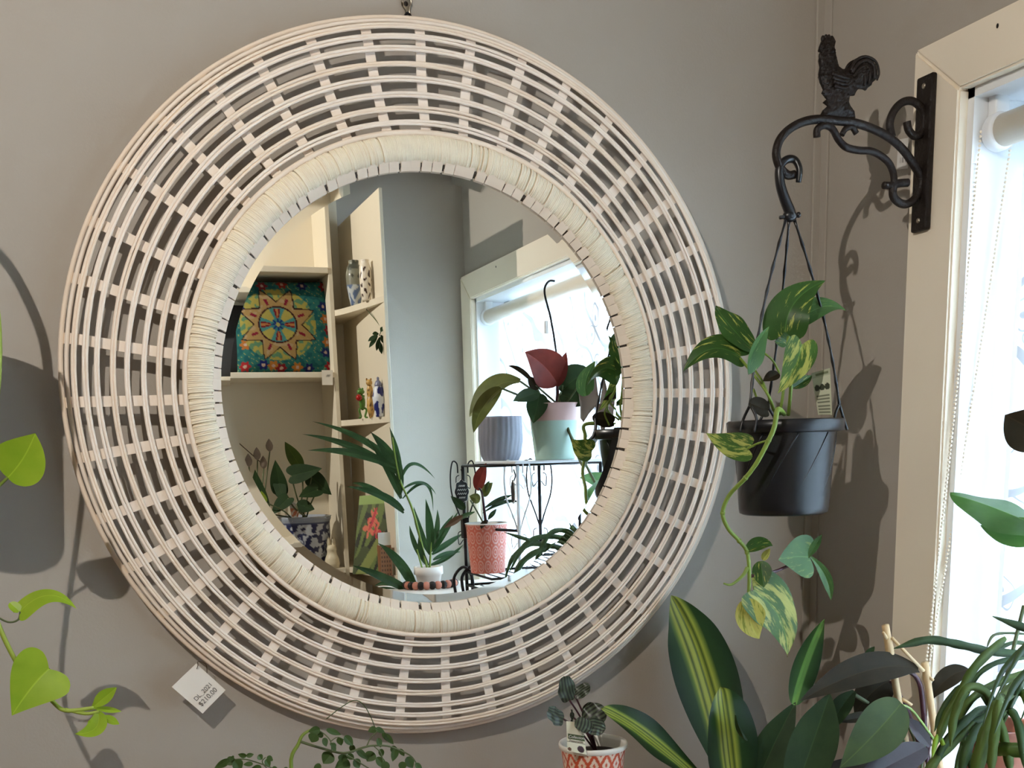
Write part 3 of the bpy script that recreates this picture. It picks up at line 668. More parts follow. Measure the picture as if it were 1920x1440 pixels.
# care label stuck in the pot
ct = thing('plant_label', 'cream printed care label standing in the black hanging pot', 'label', W(1540, 778, YP-.03))
q4 = [W(1521, 700, YP-.02), W(1556, 690, YP-.045), W(1560, 778, YP-.045), W(1534, 778, YP-.02)]
def cardgrid(q4, nx, nz, colf, th=.0006):
    vs, cs, fs = [], [], []
    nrm = (q4[1]-q4[0]).cross(q4[3]-q4[0]).normalized()
    for s in (0, 1):
        for j in range(nz+1):
            for i in range(nx+1):
                u, v = i/nx, j/nz; p = q4[0].lerp(q4[1], u).lerp(q4[3].lerp(q4[2], u), v); vs.append(p+nrm*(s*th)); cs.append(lin(colf(u, v)))
    n = (nx+1)*(nz+1)
    for j in range(nz):
        for i in range(nx):
            a = j*(nx+1)+i; f = (a, a+1, a+nx+2, a+nx+1); fs.append(f); fs.append(tuple(k+n for k in reversed(f)))
    return (vs, fs), cs
def clab(u, v):
    if v < .14: return (112, 120, 92) if .05 < v < .1 and .2 < u < .9 else (182, 186, 160)
    if .30 < v < .44:
        for c in (.2, .5, .8):
            d = math.hypot((u-c)*.55, (v-.37)*1.2)
            if d < .085: return (60, 66, 52)
    if v > .5 and int(v*26) % 2 == 0 and .08 < u < .92: return (120, 124, 104)
    return (206, 208, 184)
vf, cs = cardgrid(q4, 26, 56, clab); mk('card', vf, MT['vpaper'], ct, col=cs, smooth=False)

# ================================================================== ceiling spotlights
def spotlight(loc, watts, label, target=None, col=(1, .92, .82), rad=.009):
    t = thing('ceiling_spotlight', label, 'lamp', (loc.x, loc.y, ZC), 'ceiling spotlights')
    mk('ceiling_rose', lathe([(0, 0), (.045, 0), (.045, -.016), (.03, -.022), (0, -.022)], 28, (loc.x, loc.y, ZC)), MT['white'], t)
    mk('drop_stem', tube([(loc.x, loc.y, ZC-.02), (loc.x, loc.y, loc.z+.05)], .006, 8), MT['white'], t)
    mk('lamp_shade', lathe([(.012, .055), (.030, .05), (.036, .02), (.038, .012), (.036, .012), (.030, .045), (.010, .05)], 28, loc), MT['white'], t)
    m, nt, b, out = nodes('warm_bulb'); e = add(nt, 'ShaderNodeEmission'); e.inputs[0].default_value = (*col, 1); e.inputs[1].default_value = 30
    nt.links.new(e.outputs[0], out.inputs[0])
    mk('bulb', ell(loc+Vector((0, 0, .03)), .012, 14, 8), m, t)
    ld = bpy.data.lights.new('spot_glow', 'SPOT'); ld.spot_size = math.radians(179); ld.spot_blend = .005; ld.energy = watts; ld.color = col; ld.shadow_soft_size = rad
    lo = bpy.data.objects.new('spot_glow', ld); COL.objects.link(lo); lo.parent = t; lo.location = Vector((loc.x, loc.y, loc.z-.03))-ORG[t]
    return t
spotlight(LAMP, LAMP_W, 'white ceiling spotlight hanging in front of the mirror wall')

# ================================================================== benches
def table(name, label, x0, x1, y0, y1, z, mat, cat='table'):
    t = thing(name, label, cat, ((x0+x1)/2, (y0+y1)/2, 0))
    mk('table_top', box((x0, y0, z-.03), (x1, y1, z), .004), MT[mat], t, smooth=False)
    for x in (x0+.04, x1-.04):
        for y in (y0+.04, y1-.04): mk('leg', box((x-.02, y-.02, 0), (x+.02, y+.02, z-.03), .003), MT[mat], t, smooth=False)
    mk('apron', join(box((x0+.03, y0+.025, z-.10), (x1-.03, y0+.04, z-.03)), box((x0+.03, y1-.04, z-.10), (x1-.03, y1-.025, z-.03))), MT[mat], t, smooth=False)
    return t
ZT1 = Z0-.645; ZT2 = Z0-.80
table('plant_bench', 'pine bench under the mirror carrying the small potted plants', -.75, .255, -.36, -.02, ZT1, 'wood')
table('low_bench', 'lower pine bench in the window corner carrying the striped plant', .27, XR-.06, -.78, -.02, ZT2, 'wood')
def simplepot(t, c, r, h, mat, lip=.008, soil=True, seg=40):
    mk('pot_body', lathe([(0, -h), (.78*r, -h), (.80*r, -h+.004), (.97*r, -.022), (r+lip, -.02), (r+lip, 0), (r-.004, 0), (r-.008, -.03), (0, -.03)], seg, c), MT[mat], t)
    if soil: mk('soil', disc(c, r-.005, 28, -.018), MT['soil'], t, smooth=False)

# ---- neon pothos hanging at the left, its pot out of the picture
YN = -.20
ZN = Z0+.125; XN = -.640
nt_ = thing('white_hanging_pot', 'round hanging pot holding the lime pothos beside the mirror', 'pot', (XN, YN, ZN-.17))
simplepot(nt_, Vector((XN, YN, ZN)), .070, .17, 'blackp')
for a in (20, 140, 260):
    a = math.radians(a); R_ = .074
    mk('cord', tube(crom([(XN+R_*math.cos(a), YN+R_*math.sin(a), ZN), (XN+.070*math.cos(a), YN+.070*math.sin(a), ZN+.05), (XN+.042*math.cos(a), YN+.042*math.sin(a), ZN+.12), (XN, YN, ZN+.17)], 6), .0055, 8), MT['blackp'], nt_)
mk('hook', tube([(XN, YN, ZN+.16), (XN-.004, YN, ZC)], .003, 6), MT['wire'], nt_)
nt_.name = 'hanging_pot'
ne = thing('neon_pothos', 'lime green pothos vine trailing beside the rattan mirror', 'plant', (XN, YN, ZN-.018))
def N_(*a, **k): return pleaf(ne, 'neon', *a, **k)
N_((14, 896), (66, 812), 92, YN-.01, YN-.03, prof='ovate', mid=(44, 858), fold=.18, nvec=(.1, -.95, .25), m=8)
N_((38, 1146), (144, 1142), 44, YN, YN-.01, mid=(92, 1116), prof='heart', fold=-.15, nvec=(0, -.65, .75))
N_((36, 1146), (18, 1130), 20, YN, YN+.005, prof='round', nvec=(0, -.7, .7))
N_((92, 1254), (22, 1342), 112, YN-.01, YN-.02, prof='heart', mid=(60, 1288), fold=.1, nvec=(-.05, -.95, .2), m=9)
N_((174, 1326), (219, 1289), 26, YN-.01, YN-.015, prof='lance', fold=.45, nvec=(.2, -.8, .5))
N_((176, 1328), (228, 1334), 12, YN-.01, YN-.01, prof='lance', fold=.3)
N_((184, 1334), (140, 1376), 34, YN-.01, YN-.02, mid=(178, 1366), prof='ovate', fold=.4)
N_((190, 1342), (224, 1358), 16, YN-.01, YN-.01, prof='lance', fold=.3)
ps = lambda *p: [W(x, y, YN+d) for x, y, d in p]
stem(ne, 'stemy', [Vector((XN+.03, YN, ZN-.02)), Vector((XN+.075, YN-.02, ZN+.01)), Vector((XN+.082, YN-.02, ZN-.08))]+ps((-30, 1010, -.01), (-18, 1120, 0), (0, 1178, 0), (30, 1240, -.005), (60, 1285, .0), (94, 1311, -.004), (122, 1332, -.008), (176, 1327, -.01)), [.0034, .0026], 'vine', 6)
stem(ne, 'stem', ps((-24, 940, 0), (-5, 915, -.005), (15, 895, -.01)), .0018, 'petiole')
stem(ne, 'twig', ps((-16, 1150, 0), (14, 1166, 0), (34, 1162, 0), (38, 1147, 0)), .0012, 'petiole')
stem(ne, 'stemy', ps((122, 1330, -.008), (160, 1338, -.01), (186, 1334, -.01)), .0022, 'petiole')
stem(ne, 'stem', ps((60, 1285, .003), (80, 1268, .0), (92, 1254, -.008)), .0014, 'petiole')

# ---- striped dracaena
YD = -.17
dr = thing('striped_dracaena', 'broad dark green leaves with lime centre stripes growing below the mirror', 'plant', W(1400, 1560, YD))
pb = W(1402, 1530, YD); pot_c = Vector((pb.x, YD, Z0-.60))
dp = thing('dracaena_pot', 'plain terracotta pot holding the lime striped plant', 'pot', (pot_c.x, YD, ZT2))
simplepot(dp, pot_c, .075, Z0-.60-ZT2, 'terra')
dr.location = pot_c; ORG[dr] = pot_c.copy()
D_ = lambda *a, **k: pleaf(dr, *a, **k)
D_('drac', (1378, 1500), (1258, 1116), 124, YD-.01, -.075, mid=(1322, 1268), Ym=-.09, prof='lance', fold=.12, nvec=(-.25, -.95, .2), m=12, nl=6)
D_('drac', (1384, 1540), (1352, 1288), 116, YD-.02, YD-.04, mid=(1366, 1400), prof='sheath', fold=.22, nvec=(.12, -.97, .15), m=12, nl=6, curl=.0, wave=.02)
D_('dracs', (1488, 1322), (1546, 1160), 50, YD-.02, YD+.03, mid=(1512, 1240), prof='ovate', fold=.35, nvec=(-.25, -.9, .2), m=8, nl=5)
D_('deep', (1402, 1520), (1492, 1316), 70, YD-.01, YD-.02, mid=(1440, 1420), prof='lance', fold=.35, nvec=(-.5, -.8, .2), m=8, nl=5)
D_('drac', (1330, 1480), (1128, 1328), 74, YD-.02, YD-.09, mid=(1216, 1382), prof='lance', fold=.2, nvec=(.2, -.8, .6), m=10, nl=6, wave=.03)
D_('deep', (1378, 1310+30), (1402, 1388), 30, YD-.06, YD-.05, mid=(1382, 1372), prof='lance', fold=.5, nvec=(.8, -.4, .3))
stem(dr, 'stem', [pot_c, pot_c+Vector((0, 0, .03)), W(1385, 1490, YD-.01)], .009, 'stem')

# ---- dark philodendron with a bamboo trellis
YH = -.36
ph_c = W(1730, 1600, YH); ph_c = Vector((.560, YH, Z0-.60))
pp = thing('philodendron_pot', 'grey pot of the dark leaved climber in the window corner', 'pot', (ph_c.x, YH, ZT2)); simplepot(pp, ph_c, .062, Z0-.60-ZT2, 'iron')
ph = thing('dark_philodendron', 'dark olive long-leaved climber with maroon stems beside the window', 'plant', ph_c)
P_ = lambda *a, **k: pleaf(ph, *a, **k)
P_('dark', (1722, 1256), (1500, 1314), 66, YH-.02, YH-.05, mid=(1632, 1256), prof='lance', fold=.25, nvec=(-.1, -.75, .65), m=8, nl=5)
P_('green', (1690, 1318), (1574, 1440), 92, YH-.06, YH-.09, mid=(1640, 1376), prof='ovate', fold=.15, nvec=(.05, -.85, .5), m=9, nl=5)
P_('dark', (1668, 1276), (1602, 1340), 64, YH+.01, YH+.0, prof='ovate', mid=(1634, 1300), fold=.1)
P_('deep', (1478, 1520), (1556, 1300), 92, YH-.06, YH-.05, mid=(1520, 1404), prof='lance', fold=.2, nvec=(-.3, -.9, .2), m=8, nl=5)
P_('deep', (1602, 1296), (1548, 1380), 38, YH-.0, YH-.03, mid=(1575, 1330), prof='lance', fold=.3)
P_('dark', (1650, 1338), (1568, 1354), 22, YH, YH-.02, prof='lance', fold=.3)
P_('deep', (1618, 1240), (1640, 1212), 14, YH+.02, YH+.02, prof='lance', fold=.4)
P_('dark', (1744, 1310), (1818, 1256), 40, YH-.01, YH-.02, mid=(1780, 1270), prof='lance', fold=.3)
P_('purple', (1740, 1415), (1648, 1440), 40, YH-.05, YH-.08, prof='lance', fold=.3)
P_('purple', (1735, 1400), (1600, 1470), 60, YH-.06, YH-.10, prof='ovate', fold=.2)
P_('purple', (1745, 1400), (1700, 1345), 28, YH-.02, YH-.03, prof='lance', fold=.4)
P_('dark', (1690, 1440), (1520, 1450), 50, YH-.03, YH-.05, prof='lance', fold=.3)
pw = lambda *p: [W(x, y, YH+d) for x, y, d in p]
stem(ph, 'stemd', [ph_c]+pw((1742, 1500, 0), (1736, 1400, -.01), (1728, 1300, -.015), (1718, 1270, -.018), (1703, 1259, -.02)), [.005, .003], 'stem')
stem(ph, 'stemd', pw((1732, 1420, 0), (1705, 1340, 0), (1684, 1300, 0), (1668, 1278, .01)), .0035, 'stem')
stem(ph, 'stem', pw((1750, 1385, -.02), (1725, 1350, -.04), (1706, 1328, -.05), (1690, 1322, -.06)), .0018, 'petiole')
stem(ph, 'twig', pw((1665, 1345, 0), (1630, 1320, 0), (1598, 1300, 0)), .003, 'petiole')
for i in range(7):
    x0 = 1690+i*9; stem(ph, 'stemd' if i % 2 else 'twig', pw((x0, 1450, -.03), (x0+8, 1400, -.02), (x0-14+i*5, 1352+i*6, -.01)), .0016, 'petiole')
tr = thing('bamboo_trellis', 'bamboo cane trellis holding up the dark leaved climber', 'trellis', ph_c+Vector((0, .03, 0)))
for a, b_ in (((1660, 1172), (1712, 1470)), ((1734, 1242), (1764, 1450))):
    A_, B_ = W(*a, YH-.015), W(*b_, YH-.015); B_ = A_.lerp(B_, 1.35)
    pts = [A_.lerp(B_, t/20) for t in range(21)]; mk('cane', tube(pts, [.0052+(.0008 if k % 7 == 2 else 0) for k in range(21)], 10), MT['bamboo'], tr)
for a, b_ in (((1672, 1196), (1732, 1258)),): mk('crossbar', tube([W(*a, YH-.021), W(*b_, YH-.021)], .0024, 7), MT['bamboo'], tr)
for a, b_ in (((1662, 1196), (1656, 1186)), ((1740, 1268), (1750, 1276)), ((1690, 1310), (1710, 1322))): mk('cane_stub', tube([W(*a, YH-.017), W(*b_, YH-.025)], [.0028, .002], 6), MT['bamboo'], tr)

# ---- fishbone cactus at the window
YC = -.58
fc_c = W(1872, 1358, YC+.01)
fp = thing('fishbone_pot', 'terracotta pot of the strap-leaved cactus by the window', 'pot', (fc_c.x, fc_c.y, fc_c.z-.12)); simplepot(fp, fc_c, .046, .12, 'terra', .006)
rz = thing('plant_riser', 'small pine box raising the strap-leaved cactus on the low bench', 'box', (fc_c.x, fc_c.y, ZT2)); mk('box', box((fc_c.x-.05, fc_c.y-.05, ZT2), (fc_c.x+.05, fc_c.y+.05, fc_c.z-.12), .003), MT['wood'], rz, smooth=False)
fi = thing('fishbone_cactus', 'green strap-stemmed cactus arching in front of the bright blind', 'plant', fc_c)
straps = [
 ([(1930, 1226, -.01), (1860, 1222, -.02), (1800, 1209, -.03), (1740, 1200, -.03), (1676, 1216, -.03)], 15, 'fishd'),
 ([(1886, 1196, -.02), (1832, 1246, -.04), (1800, 1300, -.05), (1772, 1350, -.05), (1755, 1400, -.05)], 17, 'fish'),
 ([(1930, 1232, 0), (1870, 1242, -.01), (1828, 1272, -.01), (1800, 1330, -.01), (1778, 1360, -.01)], 10, 'fishd'),
 ([(1935, 1258, 0), (1862, 1284, -.01), (1815, 1318, -.02), (1790, 1370, -.02)], 15, 'fish'),
 ([(1935, 1266, -.02), (1882, 1308, -.05), (1850, 1372, -.07), (1832, 1440, -.07), (1828, 1490, -.07)], 25, 'fish'),
 ([(1884, 1318, -.03), (1840, 1348, -.04), (1782, 1358, -.04)], 14, 'fishd'),
 ([(1866, 1330, -.04), (1884, 1390, -.05), (1896, 1450, -.05)], 18, 'fish'),
 ([(1845, 1328, -.03), (1800, 1380, -.05), (1750, 1430, -.05), (1730, 1470, -.05)], 17, 'fish'),
 ([(1800, 1350, -.01), (1812, 1400, -.01), (1830, 1460, -.01)], 15, 'fishd'),
 ([(1770, 1400, -.05), (1758, 1380, -.05), (1748, 1420, -.06)], 9, 'neon'),
 ([(1860, 1440, -.02), (1835, 1390, -.02), (1812, 1352, -.02)], 10, 'fishd'),
 ([(1790, 1460, 0), (1800, 1410, 0), (1815, 1370, .01)], 9, 'fishd'),
 ([(1872, 1350, -.02), (1850, 1300, -.05), (1815, 1290, -.06), (1790, 1340, -.06), (1782, 1400, -.06)], 16, 'fish'),
 ([(1872, 1350, -.02), (1880, 1310, -.06), (1872, 1330, -.08), (1862, 1400, -.08), (1858, 1460, -.08)], 18, 'fish'),
 ([(1870, 1352, 0), (1846, 1330, -.03), (1812, 1350, -.05), (1768, 1400, -.05), (1742, 1462, -.05)], 15, 'fishd'),
 ([(1876, 1352, -.01), (1900, 1300, -.03), (1925, 1310, -.05), (1940, 1380, -.05)], 16, 'fish'),
 ([(1868, 1354, -.01), (1840, 1360, -.04), (1815, 1400, -.06), (1800, 1460, -.06)], 18, 'fishd'),
 ([(1874, 1352, -.02), (1890, 1330, -.06), (1910, 1360, -.08), (1920, 1440, -.08)], 15, 'fishd'),
 ([(1868, 1350, .01), (1838, 1296, .02), (1800, 1290, .02), (1768, 1330, .02), (1752, 1372, .02)], 12, 'fishd'),
 ([(1862, 1410, -.05), (1890, 1404, -.07), (1925, 1412, -.08), (1950, 1420, -.08)], 26, 'fish'),
 ([(1935, 1190, .02), (1890, 1187, .02), (1862, 1192, .02), (1850, 1215, .02)], 5, 'twig'),
 ([(1935, 1210, .03), (1900, 1205, .02), (1860, 1225, .01), (1820, 1262, 0)], 8, 'fishd')]
for pts, w, m in straps:
    P3 = [W(x, y, YC+d) for x, y, d in pts]; vf, uv = ribbon(P3, w*mpp(P3[0]), (-.45, -.88, .15), .06); mk('strap_stem', vf, MT[m], fi, uv=uv)
for pts, w in (([(1062, 1012), (1020, 1006), (985, 1022), (955, 1072)], 11), ([(1052, 1030), (1012, 1032), (976, 1058), (958, 1102)], 12), ([(1068, 998), (1032, 1000), (1010, 1040), (1002, 1085)], 10), ([(1040, 1026), (990, 1012), (946, 998)], 8), ([(1045, 1042), (1004, 1056), (984, 1092)], 12), ([(1062, 1030), (1074, 1004), (1068, 980)], 6), ([(1060, 1020), (1030, 1030), (1020, 1062)], 10), ([(1055, 1035), (1000, 1020), (962, 1045), (945, 1095)], 9)):
    P3 = [fc_c+Vector((-.01, -.01, -.01)), (fc_c+V(*pts[0], .67))/2+Vector((0, 0, .045))]+[V(x, y, .67) for x, y in pts]; vf, uv = ribbon(P3, w*mppv(.67), (-.2, .95, .2), .06); mk('strap_stem', vf, MT['fishd'], fi, uv=uv)
sk = thing('plant_stake', 'thin green stake standing in the strap-leaved cactus', 'stake', W(1868, 1340, YC)); mk('stick', tube([W(1920, 1135, YC+.01), W(1862, 1370, YC+.01), fc_c+Vector((0, 0, -.02))], .0026, 7), MT['twig'], sk)
# leaf blades of the large foliage plant reaching in from the right are built with that plant below

# ---- peperomia in an orange patterned pot
YE = -.20
ec = W(1112, 1394, YE); er_ = 62*mpp(ec); eh = ec.z-ZT1
def lattice(u, v, n=11, hgt=3.2, fg=(206, 92, 62), bg=(236, 214, 196), medal=True):
    x = u*n; y = v*hgt
    if medal:
        k = (u*4) % 1
        d = math.hypot((k-.5)*n/4*1.0, (y-hgt*.5))
        if d < 1.25:
            a = math.atan2(y-hgt*.5, (k-.5)*n/4)
            if d > 1.08: return fg
            if d > .86: return bg
            if d > .70: return fg
            if d > .30: return bg if math.cos(a*8) > .1 else fg
            return fg if d > .14 else bg
    fx = abs(((x+y) % 1)-.5); fy = abs(((x-y) % 1)-.5)
    if fx > .37 or fy > .37: return fg
    if fx < .12 and fy < .12: return fg
    return bg
pt = thing('patterned_pot', 'small white pot with a coral lattice print holding the crinkled peperomia', 'pot', (ec.x, YE, ZT1))
outer = dens([(.72*er_, -eh), (.80*er_, -eh*.6), (.94*er_, -.02), (er_*1.0, -.005)], 90)
potgrid(outer, ec, 260, lambda u, v: lattice(u, v, 16, 4.0), 'pot_body', pt)
mk('rim', lathe([(er_*1.0, -.006), (er_*1.04, -.004), (er_*1.05, 0), (er_*1.03, .0025), (er_*.98, .0025), (er_*.95, -.004), (er_*.90, -.03)], 64, ec), MT['white'], pt)
mk('base', disc(ec, .72*er_, 32, -eh+.0005), MT['white'], pt, smooth=False)
mk('soil', disc(ec, er_*.95, 32, -.016), MT['soil'], pt, smooth=False)
pe = thing('peperomia', 'crinkled dark peperomia in the coral patterned pot', 'plant', ec+Vector((0, 0, -.016)))
for b_, t_, w, d in (((1068, 1313), (1058, 1268), 36, -.02), ((1078, 1304), (1106, 1284), 24, -.02), ((1056, 1348), (1026, 1334), 36, -.04), ((1098, 1352), (1134, 1326), 44, -.03), ((1104, 1358), (1136, 1366), 36, -.05), ((1098, 1348), (1090, 1372), 34, -.05), ((1100, 1342), (1112, 1318), 26, -.0), ((1076, 1346), (1070, 1336), 22, -.01)):
    pleaf(pe, 'pep', b_, t_, w, YE+d, YE+d-.01, prof='round', fold=-.12, wave=.05, nvec=(-.1, -.8, .6), m=8, nl=5)
    stem(pe, 'stemd', [ec+Vector((.005, -.005, -.017)), W((b_[0]+1108)/2+4, (b_[1]+1390)/2, YE-.01), W(*b_, YE+d)], .0014, 'petiole')
lb = thing('pot_label', 'cream plant label lettered Peperomia standing in the patterned pot', 'label', W(1080, 1410, YE-.04))
q4 = [W(1062, 1352, YE-.045), W(1092, 1356, YE-.045), W(1100, 1415, YE-.045), W(1064, 1408, YE-.045)]
def plab(u, v):
    if .40 < v < .58: return (70, 88, 48) if 0.05 < u else (222, 216, 190)
    if .665 < v < .685: return (70, 74, 60)
    if math.hypot((u-.72)*.6, v-.86) < .11: return (62, 34, 40)
    if math.hypot((u-.12)*.6, v-.92) < .06: return (120, 90, 70)
    return (226, 220, 192)
vf, cs = cardgrid(q4, 40, 80, plab); mk('card', vf, MT['vpaper'], lb, col=cs, smooth=False)
xd, zd = q4[1]-q4[0], q4[0]-q4[3]
mid_ = lambda u, v: q4[0].lerp(q4[1], u).lerp(q4[3].lerp(q4[2], u), v)+Vector((0, -.0009, 0))
text(lb, 'Collection', mid_(.52, .49), xd, zd, .0058, 'paper', shear=.25); text(lb, 'Peperomia', mid_(.5, .62), xd, zd, .0050, 'ink')

# ---- feathery plant below the mirror
YQ = -.22
fc = W(548, 1475, YQ); fc = Vector((fc.x+.02, YQ, ZT1+.085))
fpt = thing('fern_pot', 'small white pot of the fine leaved plant below the mirror', 'pot', (fc.x, YQ, ZT1)); simplepot(fpt, fc, .045, .085, 'white', .004)
fe = thing('fine_leaved_plant', 'delicate green plant with small pointed leaflets below the mirror', 'plant', fc+Vector((0, 0, -.018)))
fw = lambda *p: [W(x, y, YQ+d) for x, y, d in p]
stem(fe, 'stem', [fc+Vector((0, 0, -.017))]+fw((546, 1440, 0), (560, 1394, 0), (570, 1376, 0), (590, 1366, 0)), [.003, .0018], 'stem')
stem(fe, 'twig', fw((562, 1390, 0), (600, 1402, -.01), (644, 1412, -.02), (680, 1402, -.02), (700, 1398, -.02), (732, 1400, -.02), (768, 1416, -.02), (780, 1430, -.02)), [.0019, .0009], 'twig')
stem(fe, 'twig', fw((612, 1348, .02), (640, 1326, .02), (665, 1313, .02), (682, 1322, .02), (695, 1344, .02), (703, 1364, .02)), .0007, 'twig')
stem(fe, 'twig', fw((590, 1366, 0), (608, 1376, 0), (620, 1390, -.01), (622, 1412, -.01)), .0008, 'twig'); stem(fe, 'twig', fw((688, 1398, -.02), (696, 1382, -.01), (712, 1368, .0)), .0008, 'twig')
stem(fe, 'twig', fw((620, 1390, -.01), (634, 1382, -.01), (650, 1390, -.01)), .0007, 'twig'); stem(fe, 'twig', fw((644, 1412, -.02), (668, 1426, -.02), (700, 1446, -.02)), .0009, 'twig')
stem(fe, 'twig', fw((700, 1398, -.02), (714, 1412, -.02), (720, 1436, -.02)), .0008, 'twig'); stem(fe, 'twig', fw((530, 1450, 0), (500, 1436, 0), (462, 1424, 0), (440, 1424, 0)), .0009, 'twig')
stem(fe, 'twig', fw((510, 1450, 0), (492, 1430, 0), (498, 1420, 0)), .0008, 'twig')
lf = [(592, 1376, 584, 1392, 22), (600, 1368, 578, 1372, 16), (606, 1384, 612, 1400, 14), (606, 1376, 594, 1380, 12), (612, 1368, 640, 1378, 12), (636, 1382, 640, 1398, 13), (646, 1380, 662, 1398, 16), (622, 1398, 630, 1408, 11), (630, 1400, 618, 1394, 10),
      (660, 1396, 662, 1412, 12), (668, 1406, 690, 1424, 14), (700, 1410, 688, 1428, 22), (714, 1404, 716, 1420, 11), (622, 1412, 606, 1432, 26), (644, 1414, 640, 1430, 18), (652, 1414, 664, 1424, 12), (656, 1430, 628, 1440, 26), (664, 1424, 674, 1440, 18),
      (708, 1384, 714, 1402, 12), (722, 1376, 738, 1396, 11), (718, 1372, 726, 1390, 9), (736, 1398, 742, 1416, 13), (742, 1402, 736, 1428, 16), (750, 1404, 758, 1418, 10), (762, 1420, 774, 1440, 20), (728, 1430, 716, 1444, 18), (756, 1428, 752, 1444, 16), (778, 1432, 792, 1444, 12), (706, 1366, 690, 1372, 14), (704, 1366, 722, 1374, 12), (600, 1432, 588, 1446, 14), (706, 1420, 724, 1440, 16),
      (430, 1424, 402, 1440, 16), (440, 1422, 424, 1434, 18), (440, 1426, 452, 1444, 22), (462, 1418, 446, 1414, 10), (462, 1418, 476, 1414, 9), (484, 1416, 492, 1424, 12), (500, 1420, 512, 1426, 12), (498, 1424, 506, 1438, 12), (474, 1432, 456, 1434, 10), (490, 1438, 470, 1442, 12), (520, 1440, 508, 1446, 12), (532, 1440, 540, 1446, 10), (432, 1420, 438, 1424, 12)]
for k, (a, b, c, d, w) in enumerate(lf): pleaf(fe, 'fern', (a, b), (c, d), w, YQ-.01+random.uniform(-.02, .02), prof='ovate', fold=.25, nvec=(random.uniform(-.5, .5), -.9, random.uniform(0, .7)), name='leaflet', nl=2, m=2)

# ================================================================== things on the far side of the room, seen in the glass
yr = lambda yv: -2*GL-yv
# ---- built-in shelf unit
su = thing('shelf_unit', 'cream painted shelf unit with quarter-round end shelves behind the mirror view', 'shelf', (-.1, YB, 0))
sh = MT['shelf']; YF1, YF2 = yr(1.66), yr(1.34); XU, XP = .206, .283; XS = -.56
mk('back_panel', box((XS, YB, 0), (XP, YB+.008, ZC)), sh, su, smooth=False)
mk('upright', box((XU, YB+.008, 0), (XU+.012, YF1, ZC), .001), sh, su, smooth=False)
mk('upright', box((XS, YB+.008, 0), (XS+.012, YF1, ZC), .001), sh, su, smooth=False)
mk('end_panel', box((XP, YB+.008, 0), (XP+.009, YF2, Z0+.585), .001), sh, su, smooth=False)
for z in (-1.05, -.41, .152, .437): mk('shelf_board', box((XS+.012, YB+.008, Z0+z-.016), (XU, YF1+.004, Z0+z), .0015), sh, su, smooth=False)
def cshelf(z):
    n = 12; top = []
    for i in range(n+1):
        t = i/n; x = XU+.012+(XP-XU-.012)*t; f = t**1.35; top.append((x, YF1+(YF2-YF1)*f))
    top += [(XP, YB+.008), (XU+.012, YB+.008)]; N_ = len(top)
    vs = [Vector((x, y, Z0+z)) for x, y in top]+[Vector((x, y, Z0+z-.016)) for x, y in top]
    return vs, [tuple(range(N_))[::-1], tuple(range(N_, 2*N_))]+[(i, (i+1) % N_, (i+1) % N_+N_, i+N_) for i in range(N_)]
for z in (.322, .016, -.41): mk('curved_shelf', cshelf(z), sh, su, smooth=False)
for z in [(.56-.09*k) for k in range(11)]: mk('peg_hole', ell((XU+.030, YB+.0085, Z0+z), (.0022, .001, .0022), 8, 5), MT['iron'], su)
ZS = Z0-.41

# ---- cushions
def cushion(name, label, c, w, h, th, colf, mat='vfab', n=110, lean=.0, extra=None):
    t = thing(name, label, 'cushion', (c.x, c.y, c.z-h/2)); vs, cs, fs = [], [], []
    for s in (1, -1):
        for j in range(n+1):
            for i in range(n+1):
                u, v = i/n*2-1, j/n*2-1
                pin = 1-.06*(abs(u)**2)*(1-abs(v)**2)*0-.045*((1-v*v)*(abs(u)**3)); piv = 1-.045*((1-u*u)*(abs(v)**3))
                z_ = th/2*((1-u**4)*(1-v**4))**.5
                vs.append(c+Vector((u*w/2*pin, s*z_+lean*v*h/2, v*h/2*piv))); cs.append(lin(colf(-u, v)) if s > 0 else lin((40, 90, 96)))
    m = (n+1)**2
    for j in range(n):
        for i in range(n):
            a = j*(n+1)+i; f = (a, a+1, a+n+2, a+n+1); fs += [tuple(reversed(f)), tuple(k+m for k in f)]
    mk('cover', (vs, fs), MT[mat], t, col=cs); return t
